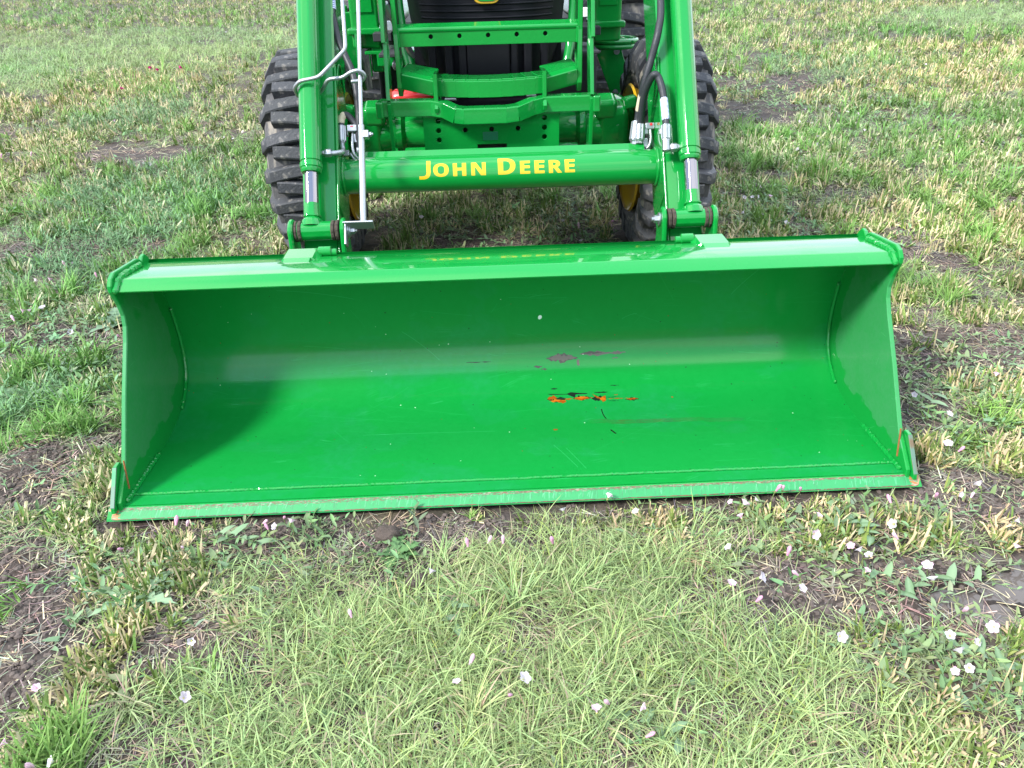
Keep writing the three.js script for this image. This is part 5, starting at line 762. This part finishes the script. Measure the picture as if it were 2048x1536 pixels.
// ---------------------------------------------------------------- single weeds that stand out
function weed(name, label, x, z, build) {
  const o = thing(name, label, 'weed', null, [x, gh(x, z), z]); const g = build(); for (const [n, L] of Object.entries(g)) { const m = new THREE.Mesh(L.build(), leafy); m.name = n; m.castShadow = m.receiveShadow = true; o.add(m); } return o;
}
function rosette(n, len, col, wide, up) { return () => { const out = {}; for (let k = 0; k < n; k++) { const L = new Leaves(), a = k * 2.4 + rr(-0.3, 0.3), l = len * rr(0.65, 1.1), half = [[0, 0.02]]; for (let i = 1; i < 9; i++) { const t = i / 9, env = wide * Math.sin(Math.PI * Math.pow(t, 0.7)); half.push([t, env * (i % 2 ? 1.15 : 0.5), i % 2 ? -0.02 : 0]); } half.push([1, 0.005]); L.leaf({ at: V(0, 0.006, 0), az: a, pitch: up + rr(-0.2, 0.25), len: l, half, col: vary(col, 0.15), fold: 0.25, droop: rr(0.4, 0.9), vein: col.map(q => q * 1.35) }); out[k ? `leaf_${String(k).padStart(3, '0')}` : 'leaf'] = L; } return out; }; }
weed('dandelion_plant', 'toothed dandelion rosette lying in the soil beside the corner of the bucket', -0.80, 0.235, rosette(9, 0.10, COL.leafPale, 0.15, 0.35));
weed('sow_thistle', 'lobed thistle seedling before the middle of the cutting edge', -0.275, 0.135, rosette(10, 0.062, [0.085, 0.17, 0.06], 0.24, 0.6));
weed('dandelion_plant', 'pale dandelion rosette in the bare soil behind the levelling rod side of the bucket', -1.46, -0.62, rosette(10, 0.13, COL.leafPale, 0.16, 0.4));
weed('plantain_plant', 'broad leaved plantain among the mown grass behind the bucket corner', -1.38, -1.12, rosette(9, 0.11, [0.13, 0.21, 0.12], 0.22, 0.6));
function vine(n, len, leaf, dir) { return () => { const S = new Leaves(), out = { vine_stem: S }, pts = []; let a = dir, p = V(0, 0.01, 0); for (let k = 0; k <= n; k++) { pts.push(p); if (k) { const L = new Leaves(); L.leaf({ at: p, az: a + (k % 2 ? 1 : -1) * rr(0.6, 1.5), pitch: rr(0.2, 0.9), len: leaf * rr(0.75, 1.2), half: [[0, 0.02], [0.05, 0.27, 0.2], [0.14, 0.2], [0.35, 0.22], [0.65, 0.17], [0.85, 0.08], [1, 0.008]], col: vary(mix(COL.leaf, COL.leafPale, rnd()), 0.15), fold: rr(0.15, 0.5), droop: rr(0.1, 0.9), vein: COL.leafPale }); out[k > 1 ? `leaf_${String(k - 1).padStart(3, '0')}` : 'leaf'] = L; } a += rr(-0.5, 0.5); p = p.clone().add(V(Math.cos(a) * len / n, rr(-0.012, 0.014), Math.sin(a) * len / n)); p.y = clamp(p.y, 0.004, 0.05); } S.stem(pts, 0.0011, COL.weed); return out; }; }
weed('bindweed_vine', 'bindweed vine with grey green arrow leaves in the lawn grass before the bucket', 0.10, 0.555, vine(7, 0.16, 0.036, 0.2));
weed('bindweed_vine', 'bindweed vine hanging over wet soil at the edge of the puddle', 0.72, 0.33, vine(8, 0.20, 0.036, 0.2));
weed('bindweed_vine', 'leafy bindweed shoot rising in front of the cutting edge near the puddle', 0.73, 0.075, vine(9, 0.10, 0.034, 1.2));
weed('bindweed_vine', 'bindweed vine trailing from the stem of a pink flower beside a soil clod', -0.18, 0.255, vine(6, 0.12, 0.03, 0.7));
weed('bindweed_vine', 'bindweed vine spreading under the outer corner of the cutting edge', -0.70, 0.06, vine(8, 0.14, 0.036, 0.3));
weed('bindweed_vine', 'bindweed vine over bare soil behind the lit end plate of the bucket', 1.30, -0.46, vine(11, 0.30, 0.04, 2.6));
weed('bindweed_vine', 'bindweed vine lying by the foot of the shaded end plate', -1.22, -0.80, vine(10, 0.24, 0.042, 3.4));
weed('bindweed_vine', 'bindweed vine crossing grass below two pink flowers near the puddle', 0.90, 0.53, vine(7, 0.14, 0.036, 3.0));

// clods of earth
function clod(x, z, r, label) { const g = new THREE.IcosahedronGeometry(r, 5), p = g.attributes.position; for (let i = 0; i < p.count; i++) { const X = p.getX(i) / r, Y = p.getY(i) / r, Z = p.getZ(i) / r, k = 0.7 + 0.55 * fbm(X * 2 + Y * 1.3 + 9, Z * 2 - Y * 1.7 + x * 9, 33, 4); p.setXYZ(i, X * r * k * 1.15, Y * r * k * 0.8, Z * r * k); } g.computeVertexNormals(); const m = new THREE.Mesh(mergeVertices(g), new THREE.MeshStandardMaterial({ color: new THREE.Color().setRGB(0.10, 0.075, 0.06), roughness: 0.85, bumpMap: peel, bumpScale: 0.002 })); m.geometry.computeVertexNormals(); m.name = numbered('soil_clod'); m.position.set(x, gh(x, z) + r * 0.35, z); m.castShadow = m.receiveShadow = true; m.userData = { label, category: 'clod' }; scene.add(m); }
clod(-0.225, 0.222, 0.021, 'dark lump of earth beside a pink bindweed flower in front of the bucket');
clod(-0.30, 0.075, 0.024, 'dark lump of earth close under the cutting edge of the bucket');
clod(-0.26, 0.165, 0.015, 'small lump of earth between the thistle seedling and the lawn');

renderer.render(scene, camera);
